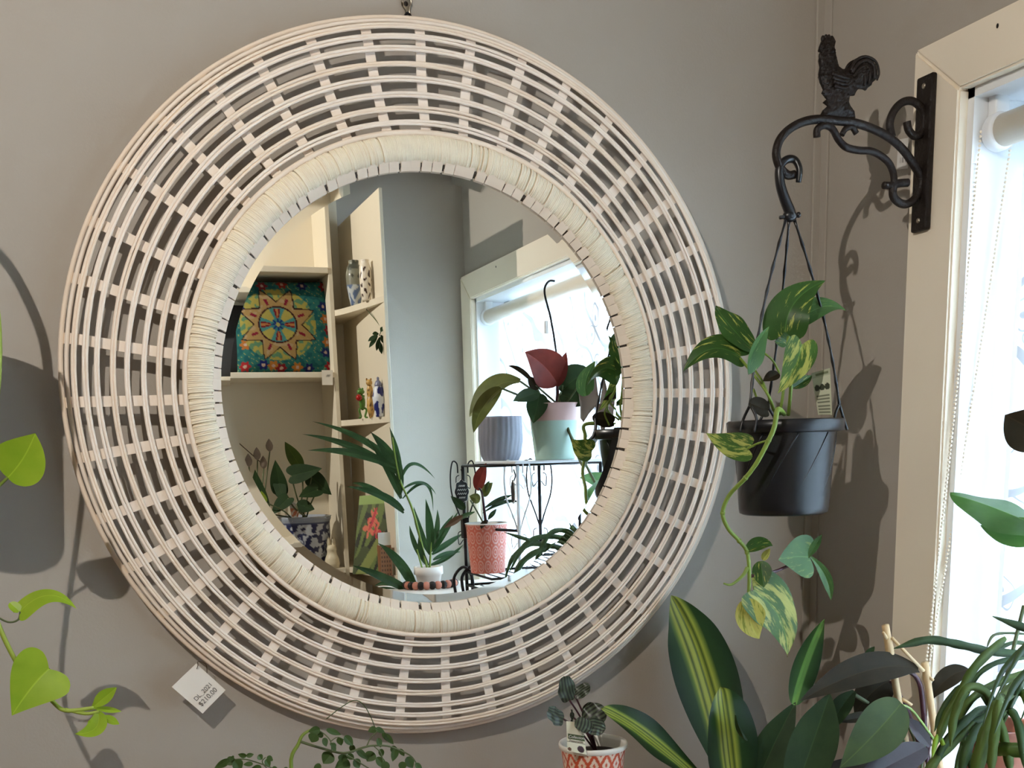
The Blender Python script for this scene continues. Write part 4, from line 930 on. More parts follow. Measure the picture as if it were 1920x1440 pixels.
def emb(u, v):
    u = -u; x, y = (u+.16)*1.28, (v-.02)*1.28
    r = math.hypot(x, y); a = math.atan2(y, x)
    nz = noise.noise(Vector((u*9, v*9, 0)))
    if r < .055: return (200, 190, 110)
    if r < .17: return (36, 62, 140) if r < .12+.05*math.cos(a*8) else (70, 150, 150)
    if r < .46:
        p4 = abs(math.cos(a*2))**3
        if .18 < r < .43 and abs(math.sin(a*2)) < .42 and abs(math.cos(2*a)) > .88:
            return (214, 140, 80) if abs(math.sin(2*a)) < .16 else (140, 36, 48)
        if abs(math.cos(2*a)) < .62: return (206, 192, 96)
        return (84, 164, 160)
    if r < .50: return (70, 34, 40)
    star = .60+.36*abs(math.cos(a*4+PI/8*0+PI/2*0))**1.6
    k8 = ((a+PI/8)/(PI/4)) % 1-.5
    R8 = .62+.40*(abs(k8)*2)**1.4
    if r < R8-.025:
        if .56 < r < .74 and abs(abs(k8)-.5) < .07: return (150, 40, 60)
        return (196, 160, 100) if nz > -.2 else (206, 176, 130)
    if r < R8+.02: return (58, 34, 36)
    if r < .98 and abs(k8) < .36: return (198, 186, 92) if nz > -.1 else (110, 160, 120)
    # border flowers
    for fx, fy, cc in ((.86, .86, (170, 40, 50)), (.86, -.86, (170, 40, 50)), (-.86, -.86, (190, 50, 54)), (.80, .42, (38, 50, 120)), (.84, .16, (206, 128, 60)), (.90, -.08, (160, 40, 54)), (.84, -.34, (206, 128, 60)), (.78, -.56, (38, 50, 120)), (.42, -.92, (38, 50, 120)), (.18, -.9, (214, 140, 60)), (-.14, -.92, (160, 44, 54)), (-.3, -.86, (214, 140, 60)), (-.5, -.84, (38, 50, 130)), (.4, .88, (38, 46, 110)), (.0, .92, (180, 60, 50)), (-.4, .86, (150, 50, 60)), (-.8, .3, (40, 56, 120)), (-.84, -.4, (206, 128, 60))):
        d = math.hypot(u-fx, v-fy)
        if d < .035: return (230, 200, 180)
        if d < .10+.02*math.cos(6*math.atan2(v-fy, u-fx)): return cc
    if abs(math.sin(u*22+4*math.sin(v*9))) < .12 and nz > 0: return (190, 190, 110)
    return (56, 132, 126) if nz > -.15 else (40, 110, 116)
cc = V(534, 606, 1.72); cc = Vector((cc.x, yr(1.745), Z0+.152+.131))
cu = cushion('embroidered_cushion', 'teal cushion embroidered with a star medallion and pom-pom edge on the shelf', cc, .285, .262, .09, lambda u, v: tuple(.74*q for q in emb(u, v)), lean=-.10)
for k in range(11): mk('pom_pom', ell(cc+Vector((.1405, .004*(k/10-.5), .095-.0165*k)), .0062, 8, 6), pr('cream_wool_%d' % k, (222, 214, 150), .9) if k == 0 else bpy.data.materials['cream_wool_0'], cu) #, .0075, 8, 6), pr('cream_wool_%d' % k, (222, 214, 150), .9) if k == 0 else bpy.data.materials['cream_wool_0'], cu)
c2 = Vector((cc.x-.16, yr(1.815), Z0+.152+.128))
cushion('charcoal_cushion', 'plain charcoal cushion behind the embroidered one on the shelf', c2, .34, .255, .05, lambda u, v: (52, 54, 56), n=30, lean=-.04)
st = thing('shelf_ticket', 'small white price ticket hanging from the cushion shelf edge', 'tag', V(613, 706, 1.655))
q4 = [V(603, 694, 1.652), V(624, 694, 1.652), V(624, 722, 1.652), V(604, 722, 1.652)]; vf, cs = cardgrid(q4, 6, 8, lambda u, v: (120, 118, 112) if .4 < u < .75 and .35 < v < .7 and int(v*20) % 2 else (232, 226, 214)); mk('card', vf, MT['vpaper'], st, col=cs, smooth=False)

# ---- blue and white planter with a dark leaved plant, bunny, dried pods
mv = mppv(1.72)
bc = V(568, 968, 1.73); bc.y = yr(1.735); R_ = 52*mv; H_ = bc.z-ZS
def willow(u, v):
    if v > .90: return (150, 160, 176)
    if v > .86: return (70, 78, 110)
    a = noise.noise(Vector((u*26, v*9, 1))); b_ = noise.noise(Vector((u*60, v*20, 7)))
    k = (u*5) % 1; d = math.hypot((k-.5)*1.6, (v-.45)*1.3)
    if d < .22: return (46, 52, 96) if math.sin(d*70+6*a) > -.2 else (190, 196, 206)
    return (40, 46, 86) if a+.6*b_ > .02 else (196, 202, 210)
bp_ = thing('willow_planter', 'blue and white patterned ceramic planter on the low shelf', 'pot', (bc.x, bc.y, ZS))
potgrid(dens([(.70*R_, -H_), (.84*R_, -H_*.75), (.94*R_, -H_*.4), (.95*R_, -H_*.12), (1.0*R_, -.008), (1.0*R_, 0)], 60), bc, 150, willow, 'pot_body', bp_)
mk('rim', lathe([(R_, -.004), (R_*1.03, 0), (R_*.9, .001), (R_*.86, -.03)], 48, bc), pr('grey_glaze', (168, 176, 188), .25), bp_); mk('soil', disc(bc, R_*.88, 28, -.014), MT['soil'], bp_, smooth=False)
an = thing('anthurium', 'dark heart-leaved plant in the blue and white planter', 'plant', bc+Vector((0, 0, -.014)))
for m_, b_, t_, w, y_ in (('deep', (490, 960), (478, 880), 40, 1.70), ('deep', (526, 920), (516, 862), 34, 1.70), ('green', (566, 880), (534, 828), 26, 1.68), ('deep', (546, 892), (604, 878), 38, 1.66), ('deep', (584, 895), (622, 928), 34, 1.66), ('deep', (596, 918), (560, 932), 30, 1.64), ('deep', (540, 934), (508, 966), 30, 1.66), ('deep', (556, 945), (590, 955), 24, 1.64), ('deep', (520, 900), (532, 940), 26, 1.70), ('neon', (497, 942), (490, 920), 14, 1.64)):
    vleaf(an, m_, b_, t_, w, y_, y_-.02, prof='heart' if w > 28 else 'ovate', fold=.15, m=5, nl=3)
    stem(an, 'twig', [bc+Vector((random.uniform(-.03, .03), random.uniform(-.02, .02), -.014)), V((b_[0]+568)/2, (b_[1]+975)/2, y_), V(*b_, y_)], .0022, 'petiole')
pl_ = thing('pot_tag', 'tapered white picture label in the blue and white planter', 'label', V(552, 975, 1.66))
q4 = [V(542, 942, 1.665), V(562, 942, 1.665), V(558, 978, 1.665), V(548, 978, 1.665)]
vf, cs = cardgrid(q4, 12, 18, lambda u, v: (236, 230, 220) if v < .3 or v > .75 else ((214, 130, 92) if noise.noise(Vector((u*5, v*6, 2))) > -.1 else (240, 226, 210))); mk('card', vf, MT['vpaper'], pl_, col=cs, smooth=False)
rb = V(625, 1058, 1.66); rb = Vector((rb.x, yr(1.675), ZS)); k = mppv(1.66)
bn = thing('bunny_figure', 'plain cream ceramic bunny standing beside the blue and white planter', 'figurine', rb)
crm = pr('cream_ceramic', (226, 214, 184), .3)
mk('body', lathe(dens([(0, 0), (13*k, 0), (14.5*k, 8*k), (13*k, 18*k), (9.5*k, 26*k), (9*k, 31*k), (10*k, 36*k), (8*k, 42*k), (0, 44*k)], 30), 28, rb), crm, bn)
for s in (-1, 1): mk('ear', ell(rb+Vector((s*4.6*k, 0, 46*k)), (4.2*k, 3.2*k, 12*k), 12, 10), crm, bn)
dpn = thing('dried_pods', 'dried grey-brown seed pods on sticks behind the anthurium', 'dried stems', V(480, 975, 1.80))
pod = pr('dried_pod', (142, 128, 116), .8, var=.15, nscale=50)
for x, y in ((505, 836), (482, 852), (466, 864), (452, 872), (494, 868), (440, 866)):
    P = V(x, y, 1.80); s_ = 7*mppv(1.80)
    p_ = mk('pod', lathe(dens([(0, -1.6*s_), (s_*.8, -.9*s_), (s_, 0), (s_*.65, 1.0*s_), (0, 1.9*s_)], 10), 12, P), pod, dpn)
    mk('stalk', tube([P+Vector((0, 0, -1.5*s_)), V(480+(x-480)*.4, 975, 1.80)], .002, 6), MT['twig'], p_)
mk('twig', tube([V(438, 822, 1.80), V(490, 868, 1.80)], .0015, 6), MT['string'], dpn)

# ---- ornaments on the quarter-round shelves
ZU, ZL = Z0+.322, Z0+.016
k = mppv(1.5)
ov = V(668, 560, 1.55); ov = Vector((ov.x, yr(1.56), ZU))
t = thing('ornate_vase', 'mottled grey-green ornamental vase on the upper quarter-round shelf', 'vase', ov)
potgrid(dens([(0, 0), (9*k, 0), (12*k, 14*k), (15*k, 34*k), (16*k, 54*k), (13*k, 68*k), (9*k, 74*k), (10*k, 80*k), (8*k, 80*k), (7*k, 70*k)], 44), ov, 60, lambda u, v: ((70, 74, 64) if v > .45 else (190, 196, 196)) if noise.noise(Vector((u*9, v*7, 4))) > .02 else ((128, 128, 112) if v > .45 else (92, 112, 146)), 'body', t)
o2 = V(690, 556, 1.44); o2 = Vector((o2.x-.002, yr(1.45), ZU))
t = thing('white_vase', 'glossy white vase with dark curled cut-outs on the upper quarter-round shelf', 'vase', o2)
potgrid(dens([(0, 0), (8*k, 0), (10*k, 14*k), (11*k, 36*k), (10*k, 58*k), (7*k, 66*k), (8*k, 70*k), (6*k, 70*k)], 44), o2, 80, lambda u, v: (64, 44, 34) if .12 < v < .8 and math.sin(v*26+3*noise.noise(Vector((u*10, v*4, 0))))*math.sin(u*26) > .45 else (232, 222, 204), 'body', t)
f0 = V(682, 780, 1.52); f0 = Vector((f0.x, yr(1.53), ZL))
t = thing('frog_figure', 'green tree frog figurine holding a red ball on the lower quarter-round shelf', 'figurine', f0)
grn = pr('frog_green', (86, 130, 54), .3, var=.15); redm = pr('red_glaze', (170, 30, 30), .15)
mk('body', join(ell(f0+Vector((0, 0, 30*k)), (6*k, 5*k, 15*k), 14, 10), ell(f0+Vector((-2*k, .002, 49*k)), (7.5*k, 6*k, 5*k), 14, 8), ell(f0+Vector((-4*k, .004, 54*k)), 2.4*k, 8, 6), ell(f0+Vector((1*k, .004, 54*k)), 2.4*k, 8, 6)), grn, t)
for s in (-1, 1):
    mk('leg', tube(crom([f0+Vector((s*2*k, 0, 20*k)), f0+Vector((s*7*k, .003, 16*k)), f0+Vector((s*4*k, .002, 4*k)), f0+Vector((s*8*k, .006, 1.4*k))], 4), 2*k, 7), grn, t)
    mk('arm', tube(crom([f0+Vector((s*4*k, 0, 42*k)), f0+Vector((-3*k+s*5*k, .006, 38*k)), f0+Vector((-5*k+s*3*k, .010, 38*k))], 4), 1.6*k, 7), grn, t)
mk('ball', ell(f0+Vector((-7*k, .009, 38*k)), 6*k, 14, 10), redm, t)
l0 = V(700, 777, 1.46); l0 = Vector((l0.x-.004, yr(1.47), ZL))
t = thing('leopard_figure', 'tan spotted sitting cat figurine on the lower quarter-round shelf', 'figurine', l0)
def spots(P): return lin((92, 60, 30)) if noise.noise(Vector(P)*240) > .28 else lin((206, 164, 92))
vf = join(ell(l0+Vector((0, 0, 22*k)), (7*k, 8*k, 22*k), 22, 18), ell(l0+Vector((0, 0, 46*k)), (6*k, 6*k, 16*k), 22, 14), ell(l0+Vector((-1*k, .003, 63*k)), (6*k, 6.5*k, 6*k), 18, 12), ell(l0+Vector((-5*k, 0, 69*k)), (1.8*k, 1.5*k, 2.6*k), 8, 6), ell(l0+Vector((3*k, 0, 69*k)), (1.8*k, 1.5*k, 2.6*k), 8, 6), ell(l0+Vector((-3*k, .008, 10*k)), (3*k, 3*k, 12*k), 12, 8))
mk('body', vf, MT['vcol'], t, col=[spots(p) for p in vf[0]])
j0 = V(714, 775, 1.40); j0 = Vector((j0.x-.002, yr(1.405), ZL))
t = thing('ginger_jar', 'blue and white lidded ginger jar on the lower quarter-round shelf', 'jar', j0)
potgrid(dens([(0, 0), (7*k, 0), (10*k, 16*k), (12*k, 34*k), (9*k, 50*k), (6*k, 54*k)], 40), j0, 60, lambda u, v: (38, 44, 110) if noise.noise(Vector((u*7, v*4, 8))) > .08 else (222, 226, 232), 'body', t)
potgrid(dens([(6.6*k, 54*k), (7*k, 56*k), (5*k, 62*k), (2*k, 65*k), (2.6*k, 69*k), (0, 71*k)], 20), j0, 30, lambda u, v: (120, 124, 150), 'lid', t)
s0 = V(712, 690, 1.38); s0 = Vector((s0.x, yr(1.50), ZU-.016))
t = thing('trailing_sprig', 'dark leafy sprig hanging below the upper quarter-round shelf', 'plant', s0)
for b_, e_ in (((708, 628), (690, 640)), ((708, 630), (692, 652)), ((712, 632), (706, 658)), ((714, 628), (722, 645)), ((712, 640), (716, 664)), ((710, 626), (698, 626)), ((714, 622), (720, 612))): vleaf(t, 'deep', b_, e_, 9, 1.37, prof='lance', fold=.2, nl=2, m=3)
stem(t, 'twig', [s0, V(713, 612, 1.40), V(711, 630, 1.37)], .0012)
# bromeliad picture card, basket
def brom(u, v):
    a = noise.noise(Vector((u*4, v*6, 3))); b_ = noise.noise(Vector((u*9+v*5, v*3, 6)))
    for cx, cy, r in ((.45, .30, .15), (.35, .42, .17), (.55, .45, .14), (.72, .60, .16), (.9, .58, .12), (.5, .22, .08)):
        d = math.hypot(u-cx, (v-cy)*1.3)
        if d < r*(.7+.35*math.cos(5*math.atan2(v-cy, u-cx)+cx*9)): return (226, 120, 92) if b_ > -.1 else (206, 60, 70)
    if v < .12: return (150, 176, 96)
    if abs((u+v*1.1-1.3)) < .13 and v > .55: return (140, 150, 78)
    return (112, 130, 66) if b_ > .08 else ((74, 86, 46) if a > -.15 else (44, 48, 32))
q4 = [V(674, 930, 1.50), V(737, 925, 1.44), V(735, 1056, 1.40), V(660, 1060, 1.46)]
pc = thing('flower_picture', 'printed board picturing coral bromeliad flowers on the low quarter-round shelf', 'picture', q4[3])
q4[2].z = q4[3].z = ZS; vf, cs = cardgrid(q4, 50, 90, brom, th=-.006); mk('board', vf, MT['vpaper'], pc, col=cs, smooth=False)
b0 = V(728, 1062, 1.33); b0 = Vector((b0.x+.004, yr(1.375), ZS))
bk_ = thing('cane_box', 'brown woven cane box beside the bromeliad picture', 'box', b0)
b1, b2 = b0+Vector((-.018, -.016, 0)), b0+Vector((.014, .016, .083))
def weave(u, v): return (96, 58, 34) if (int(u*9) % 2 and int(v*14) % 2) else (150, 100, 62)
q4 = [Vector((b1.x, b2.y, b2.z)), Vector((b2.x, b2.y, b2.z)), Vector((b2.x, b2.y, b1.z)), Vector((b1.x, b2.y, b1.z))]
mk('carcass', box(b1, b2-Vector((0, .001, 0)), .001), pr('cane_brown', (140, 94, 58), .7), bk_, smooth=False); vf, cs = cardgrid(q4, 36, 56, weave, th=.0008); mk('woven_panel', vf, MT['vpaper'], bk_, col=cs, smooth=False)
wt = thing('white_ticket', 'white card standing on the woven cane box', 'tag', b0+Vector((0, 0, .083))); mk('card', join(box(b0+Vector((-.020, .010, .0835)), b0+Vector((.014, .0115, .118)), .0004), box(b0+Vector((-.018, .004, .0832)), b0+Vector((.012, .014, .0850)))), MT['paper'], wt, smooth=False)

# ---- white side table, palm
ZW = Z0-.430
table('white_table', 'white side table under the palm and the wire stand', .20, .615, yr(1.30), yr(.70), ZW, 'white')
pl0 = V(806, 1128, 1.20); pl0 = Vector((pl0.x, yr(1.20), ZW+.055))
pt2 = thing('palm_bowl', 'small pale bowl holding the palm seedling on the white table', 'pot', (pl0.x, pl0.y, ZW)); simplepot(pt2, pl0, .035, .055, 'paper', .003)
pa = thing('palm_seedling', 'green palm seedling with long fanned leaflets on the white table', 'plant', pl0+Vector((0, 0, -.018)))
yp = 1.20
def frond(pts, leaves, y0=yp):
    stem(pa, 'stem', [pl0+Vector((0, 0, -.018))]+[V(x, y, y0) for x, y in pts], [.004, .0016], 'frond_stem')
    for b_, t_, w, md, dy in leaves: vleaf(pa, 'palm', b_, t_, w*.85, y0, y0+abs(dy)*.8, mid=md, prof='palm', fold=.3, nl=4, m=4, name='leaflet')
frond([(800, 1060), (775, 960), (752, 905), (742, 860), (736, 820)], [((748, 880), (585, 790), 15, (680, 825), -.10), ((748, 890), (566, 814), 17, (665, 840), -.08), ((745, 878), (576, 845), 18, (660, 850), .05), ((746, 870), (695, 810), 16, (722, 838), .02), ((742, 868), (694, 808), 14, (724, 850), -.02), ((748, 905), (730, 800), 17, (745, 856), .0), ((750, 930), (735, 822), 15, (750, 880), .06), ((752, 935), (688, 820), 18, (728, 880), .03), ((751, 905), (816, 898), 9, (775, 870), -.04), ((752, 920), (818, 928), 7, (790, 905), -.03), ((755, 935), (812, 960), 8, (798, 908), -.05), ((757, 958), (648, 912), 18, (712, 928), .02), ((757, 962), (660, 906), 14, (700, 918), -.06)])
frond([(806, 1060), (808, 1030), (812, 1000)], [((808, 1035), (798, 935), 20, (806, 985), .0), ((812, 1030), (850, 965), 17, (832, 995), -.02), ((812, 1035), (862, 955), 13, (834, 1000), .04), ((812, 1025), (820, 955), 14, (820, 990), .03), ((810, 1040), (868, 1000), 15, (842, 1018), -.04), ((812, 1050), (864, 1035), 12, (840, 1038), -.03), ((806, 1040), (776, 950), 15, (786, 990), .05), ((803, 1060), (786, 1000), 14, (790, 1035), .0), ((806, 1060), (870, 1020), 12, (840, 1045), .03)])
frond([(798, 1085), (790, 1060), (782, 1030)], [((782, 1112), (708, 1018), 24, (750, 1056), -.02), ((776, 1112), (660, 1060), 20, (716, 1082), .0), ((776, 1116), (700, 1100), 17, (738, 1094), -.05), ((770, 1118), (670, 1118), 14, (716, 1106), -.08), ((792, 1050), (768, 985), 12, (776, 1015), .03)])

# ---- black wire plant stand
ws = thing('wire_stand', 'black scrolled wire plant stand on the white table by the window', 'plant stand', Vector((.45, yr(.88), ZW)))
wi, wglare_ = MT['wire'], MT['wire_glare']
LA, LB_, LC = V(872, 1000, .95), V(1012, 940, .92), V(972, 950, .76)
ZTOP = Z0-.115; ZMID = Z0-.262; ZLOW = Z0-.368
def leg(P, mat, h=1):
    x, y = P.x, P.y
    mk('leg', tube([(x, y, ZW), (x, y, ZTOP)], .0042, 8), mat, ws)
    d = Vector((.028, .012, 0)); zt_, zb = ZTOP+.003, ZTOP-.155
    for s in (-1, 1):
        e = d*s; c = Vector((x, y, 0))
        mk('scroll_wire', tube(crom([c+Vector((0, 0, zb)), c+e*.35+Vector((0, 0, zb+.035)), c+e*.9+Vector((0, 0, zb+.085)), c+e+Vector((0, 0, zt_-.03)), c+e*.8+Vector((0, 0, zt_+.006)), c+e*.45+Vector((0, 0, zt_+.002)), c+e*.4+Vector((0, 0, zt_-.02))], 5), .0019, 6), mat, ws)
        for z_ in (zt_-.045, zb-.02):
            mk('scroll_wire', tube(crom([c+e*.15+Vector((0, 0, z_)), c+e*.5+Vector((0, 0, z_-.012)), c+e*.55+Vector((0, 0, z_+.014)), c+e*.3+Vector((0, 0, z_+.02))], 4), .0012, 5), mat, ws)
leg(LA, wi); leg(LB_, wi); leg(LC, wglare_)  # the third leg has the glare put into its colour
LD = Vector((LA.x+(LC.x-LB_.x), LA.y+(LC.y-LB_.y), 0))
LD = Vector((max(LD.x, .24), LD.y, 0))
mk('leg', tube([(LB_.x+.09, LC.y, ZW), (LB_.x+.09, LC.y, ZTOP)], .0042, 8), wi, ws)
x0, x1, y0, y1 = LA.x, LB_.x+.09, LA.y, LC.y
for z in (ZTOP, ZLOW, ZW+.03):
    mk('tier_frame', join(tube([(x0, y0, z), (x1, y0, z)], .003, 7), tube([(x0, y1, z), (x1, y1, z)], .003, 7), tube([(x0, y0, z), (x0, y1, z)], .003, 7), tube([(x1, y0, z), (x1, y1, z)], .003, 7)), wi, ws)
    if z != ZTOP or True:
        for i in range(1, 9): t_ = i/9; mk('tier_wire', tube([(x0+(x1-x0)*t_, y0, z-.001), (x0+(x1-x0)*t_, y1, z-.001)], .0014, 5), wi, ws)
mk('rail', tube([(x0, y0, ZMID), (LC.x, LC.y+.0, ZMID)], .0034, 7), wi, ws)
for s in (0, 1): mk('scroll_wire', tube(crom([(x0-.03+.02*s, y0+.01, ZW), (x0-.035+.02*s, y0+.01, ZW+.05), (x0-.01+.02*s, y0+.01, ZW+.075), (x0+.01, y0+.01, ZW+.05), (x0+.012, y0+.01, ZW)], 5), .0038, 7), wi, ws)
mk('leg_clip', join(box((x0-.008, y0-.008, ZMID-.025), (x0+.008, y0+.012, ZMID+.025), .002)), wi, ws, smooth=False)
gb = thing('glass_shelf', 'frosted white board lying on top of the wire stand', 'board', (x1-.05, (y0+y1)/2, ZTOP+.003)); mk('board', box((LC.x-.028, y0-.03, ZTOP+.0032), (XR-.055, y1+.06, ZTOP+.0092), .002), MT['frame'], gb, smooth=False)
ZG = ZTOP+.0095
# chalk tags hanging on the stand
def chalk(px, py, yv, side, label):
    t = thing('chalk_tag', label, 'tag', V(px, py-36, yv)); c = V(px, py, yv); s = 15*mppv(yv); pts = []
    for i in range(40): a = 2*PI*i/40; r_ = s*(1+.07*math.cos(8*a)); pts.append((r_*.95*math.cos(a), r_*1.45*math.sin(a)))
    X = Vector(side).normalized(); n_ = Vector((0, 0, 1)).cross(X)
    vs = [c+X*(-a)+Vector((0, 0, b_)) for a, b_ in pts]+[c+X*(-a)+Vector((0, 0, b_))+n_*.004 for a, b_ in pts]; n = 40
    mk('board', (vs, [tuple(range(n)), tuple(range(2*n-1, n-1, -1))]+[(i, i+n, (i+1) % n+n, (i+1) % n) for i in range(n)]), MT['charcoal'], t, smooth=False)
    mk('edging', tube([c+X*(-a)+Vector((0, 0, b_))+n_*.002 for a, b_ in pts], .0012, 5, True), MT['paper'], t)
    mk('chain', tube(crom([c+Vector((0, 0, s*1.4)), c+Vector((.004, 0, s*2.1)), c+Vector((0, 0, s*2.9))], 5), .0016, 5), MT['wire'], t)
    return t, c, X, n_, s
t, c, X, n_, s = chalk(866, 922, .93, (-1, .12, 0), 'black scallop-edged chalk tag with a pale rim facing the mirror on the wire stand')
for i in range(4): mk('chalk_line', tube(crom([c-n_*.001+X*(s*(-.62+.14*q)*(1 if i in (1, 2) else .7))+Vector((0, 0, s*(.75-.5*i)+.0022*(-1)**q)) for q in range(10)], 3), .0005, 4), MT['paper'], t)
chalk(964, 922, .74, (-.15, 1, 0), 'black chalk tag turned edge-on on the wire leg coloured pale for glare')

# ---- orange patterned pot on the stand
oc = V(911, 982, .89); oc = Vector((oc.x, yr(.885), oc.z)); R_ = 42*mppv(.9); H_ = oc.z-ZLOW-.003
op = thing('orange_pot', 'coral pot with pale ring print on the wire stand', 'pot', (oc.x, oc.y, ZLOW+.003))
def rings_(u, v):
    x, y = (u*15) % 1-.5, (v*3.4) % 1-.5; d = math.hypot(x, y*1.0)
    return (226, 170, 156) if .34 < d < .44 or .14 < d < .22 or (abs(x)+abs(y) > .9) else (214, 112, 92)
potgrid(dens([(.80*R_, -H_), (.86*R_, -H_*.7), (.97*R_, -.01), (R_, 0)], 60), oc, 260, rings_, 'pot_body', op)
mk('rim', lathe([(R_, 0), (R_*1.02, .002), (R_*.95, .003), (R_*.9, -.03)], 48, oc), MT['paper'], op); mk('soil', disc(oc, R_*.93, 28, -.012), MT['soil'], op, smooth=False)
opl = thing('rubber_plant', 'young maroon and green rubber plant in the coral pot', 'plant', oc+Vector((0, 0, -.012)))
for m_, b_, t_, w, dy, md in (('red', (893, 918), (912, 868), 28, -.05, None), ('olive', (905, 928), (924, 905), 22, -.04, None), ('po4', (908, 925), (918, 902), 12, -.05, None), ('olive', (900, 938), (880, 930), 20, 0, None), ('deep', (872, 955), (845, 930), 16, 0, None), ('brown', (868, 968), (832, 990), 14, .05, None), ('deep', (905, 955), (962, 928), 10, .02, (935, 938)), ('deep', (905, 962), (975, 942), 9, .05, (945, 942)), ('palm', (890, 960), (852, 975), 10, .06, None), ('dark', (912, 975), (902, 992), 14, -.06, None), ('deep', (930, 955), (915, 975), 10, -.02, None)):
    vleaf(opl, m_, b_, t_, w, .88, .88+dy, mid=md, prof='ovate' if w > 12 else 'lance', fold=.2, nl=3, m=4)
stem(opl, 'stemd', [oc+Vector((0, 0, -.013)), V(908, 955, .88), V(904, 925, .87), V(898, 915, .86)], [.004, .002]); stem(opl, 'twig', [oc+Vector((0, 0, -.013)), V(895, 960, .88), V(882, 938, .88)], .0018, 'petiole')

# ---- grey ribbed pot and the two-tone pot on the board
gc = V(931, 782, .98); gc = Vector((gc.x, yr(.955), gc.z)); R_ = 43*mppv(.97); H_ = gc.z-ZTOP-.0035
gp = thing('ribbed_pot', 'grey fluted ceramic pot on the wire stand', 'pot', (gc.x, gc.y, ZTOP+.0035))
mk('pot_body', lathe(dens([(.02, -H_), (.74*R_, -H_), (.92*R_, -H_*.82), (1.0*R_, -H_*.5), (.97*R_, 0), (.92*R_, 0), (.88*R_, -.04), (0, -.04)], 40), 120, gc, flut=lambda a, v: 1+(.035*abs(math.sin(a*13+(0 if v > .42 else (v-.42)*6)))-.02 if v < .70 else 0)), pr('grey_glazed_ceramic', (136, 138, 150), .45), gp)
mc = V(1037, 757, .76); mc = Vector((mc.x, yr(.755), mc.z)); R_ = 52*mppv(.76); H_ = mc.z-ZG
mp_ = thing('two_tone_pot', 'mint pot with a pink band standing on the white board', 'pot', (mc.x, mc.y, ZG))
potgrid(dens([(0, -H_), (.76*R_, -H_), (.98*R_, -.004), (R_, 0)], 60), mc, 60, lambda u, v: (214, 178, 172) if v > .78 else (176, 204, 192), 'pot_body', mp_, mat='vcol')
mk('rim', lathe([(R_, 0), (R_*.95, .001), (R_*.90, -.02), (R_*.6, -.03)], 44, mc), pr('pink_glaze', (214, 178, 172), .5), mp_); mk('soil', disc(mc, R_*.92, 28, -.014), MT['soil'], mp_, smooth=False)
bp2 = thing('foliage_plant', 'large leaved foliage plant with one maroon leaf in the mint and pink pot', 'plant', mc+Vector((0, 0, -.014)))
yb0 = .755
for m_, b_, t_, w, y1_, md, pf, nv in (('red', (1046, 722), (984, 660), 74, .72, (1022, 688), 'ovate', (-.2, .95, .1)), ('red', (1044, 724), (1062, 660), 26, .72, None, 'ovate', None), ('olive', (975, 715), (880, 782), 62, .80, (925, 728), 'lance', (-.2, .6, .8)), ('olive', (940, 728), (888, 812), 34, .79, (905, 765), 'ovate', None), ('deep', (1012, 738), (1000, 794), 42, .69, None, 'ovate', None), ('deep', (1010, 735), (962, 752), 30, .70, None, 'ovate', None), ('deep', (1052, 735), (1112, 698), 60, .72, (1082, 708), 'ovate', (.1, .8, .5)), ('deep', (1050, 738), (1098, 760), 34, .70, None, 'ovate', None), ('deep', (1055, 722), (1078, 684), 24, .76, None, 'round', None), ('dark', (1004, 722), (952, 686), 10, .74, (978, 696), 'lance', None), ('dark', (1008, 730), (990, 705), 20, .73, None, 'ovate', None)):
    vleaf(bp2, m_, b_, t_, w, yb0-.02, y1_, mid=md, prof=pf, fold=.15, m=6, nl=4, nvec=nv or (-.4, .85, .3))
    stem(bp2, 'stemd' if m_ == 'red' else 'twig', [mc+Vector((random.uniform(-.02, .02), random.uniform(-.02, .02), -.014)), V(*b_, yb0-.02)], .0024, 'petiole')
# brown lobed leaf hanging over the board
BX = lambda x, y: V(x, y, .66)
mk('dry_leaf', inflate([(1085, 712), (1096, 728), (1112, 745), (1122, 768), (1120, 790), (1124, 812), (1129, 836), (1134, 812), (1136, 790), (1142, 800), (1146, 770), (1150, 740), (1140, 700), (1132, 730), (1130, 762), (1124, 736), (1118, 700), (1100, 690), (1090, 752), (1086, 785), (1094, 770), (1112, 752)][:0] or [(1082, 718), (1098, 700), (1116, 694), (1120, 730), (1124, 758), (1129, 728), (1132, 702), (1138, 728), (1137, 755), (1144, 742), (1150, 700), (1154, 740), (1150, 778), (1143, 800), (1138, 782), (1134, 806), (1131, 842), (1127, 806), (1122, 778), (1116, 762), (1104, 776), (1094, 792), (1088, 784), (1088, 762)], BX, (0, 1, 0), .0022, 4), MT['brown'], bp2)
stem(bp2, 'twig', [mc+Vector((.01, .01, -.014)), V(1070, 745, .70), V(1098, 702, .66)], .002, 'petiole')
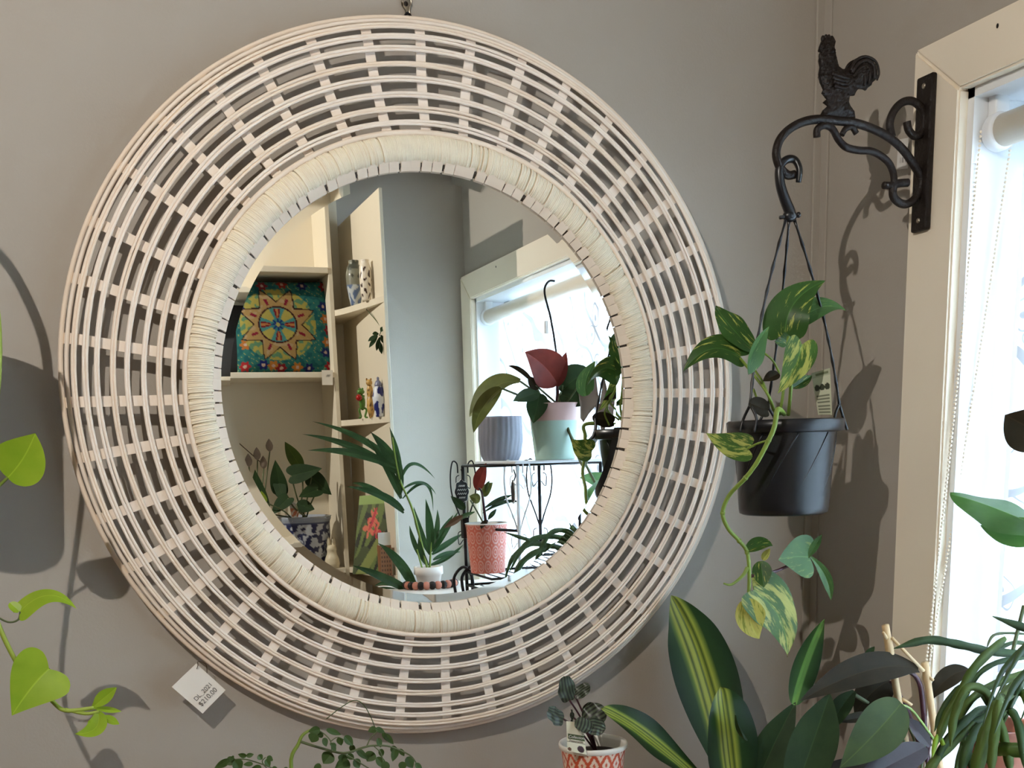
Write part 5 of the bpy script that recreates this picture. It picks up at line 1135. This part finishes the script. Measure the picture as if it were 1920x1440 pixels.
# its long blades that reach towards the wall
pleaf(bp2, 'big', (1990, 1010), (1781, 926), 110, -.66, -.56, mid=(1880, 958), prof='lance', fold=-.2, nvec=(.1, -.75, .65), m=8, nl=5, wave=.03)
pleaf(bp2, 'big', (1980, 985), (1838, 985), 60, -.65, -.60, mid=(1905, 1000), prof='lance', fold=.2, nvec=(.1, -.9, .3), m=6)
pleaf(bp2, 'dark', (1985, 830), (1884, 778), 120, -.68, -.62, prof='ovate', fold=.1, m=6, nvec=(-.2, -.9, .2))
stem(bp2, 'twig', [mc+Vector((.0, .02, -.014)), W(2080, 960, -.72), W(1990, 1010, -.66)], .003, 'petiole'); stem(bp2, 'twig', [mc+Vector((.01, .02, -.014)), W(2080, 880, -.74), W(1985, 830, -.68)], .003, 'petiole')
# hooked wire over the blind
hw = thing('wire_hook', 'thin black hooked wire standing in the mint and pink pot', 'wire', mc+Vector((.01, -.02, -.014)))
mk('rod', tube(crom([mc+Vector((.01, -.02, -.03)), V(1046, 700, .79), V(1040, 640, .80), V(1031, 590, .80), V(1022, 555, .80), V(1022, 538, .80), V(1030, 527, .80), V(1040, 527, .80)], 5), .0024, 7), MT['wire'], hw); mk('clip', box(V(1024, 612, .80)-Vector((.004, .004, .016)), V(1024, 612, .80)+Vector((.004, .004, .012)), .001), MT['paper'], hw, smooth=False)
vleaf(bp2, 'big', (1142, 908), (1086, 896), 34, .68, .66, mid=(1112, 898), prof='heart', fold=.1, nvec=(-.1, .95, .2)); stem(bp2, 'stem', [mc+Vector((.02, .03, -.014)), mc+Vector((.07, .045, .03)), V(1150, 880, .68), V(1142, 908, .68)], .0018, 'petiole')
# bead garland round the palm bowl
gl_ = thing('bead_garland', 'brown and black wooden bead garland lying round the palm bowl', 'beads', pl0+Vector((0, .04, -.055)))
for k in range(14):
    a = PI*(.02+.96*k/13); P = pl0+Vector((.066*math.cos(a), .048*math.sin(a)+.01, -.055+.011))
    mk('bead', ell(P, .0108, 12, 8), MT['iron'] if k % 2 else MT['terra'], gl_)
# sticker left on the wall behind the bracket
bs = thing('barcode_sticker', 'small white barcode sticker on the wall behind the scroll bracket', 'sticker', WX(1692, 290, XR-.001))
q4 = [WX(1684, 262, XR-.0012), WX(1703, 258, XR-.0012), WX(1702, 316, XR-.0012), WX(1681, 318, XR-.0012)]
vf, cs = cardgrid(q4, 30, 40, lambda u, v: (70, 68, 66) if .62 < v < .80 and .25 < u < .8 and int(u*40) % 3 == 0 or (.45 < v < .49 and .3 < u < .7) else (214, 212, 208), th=.0005); mk('label', vf, MT['vpaper'], bs, col=cs, smooth=False)
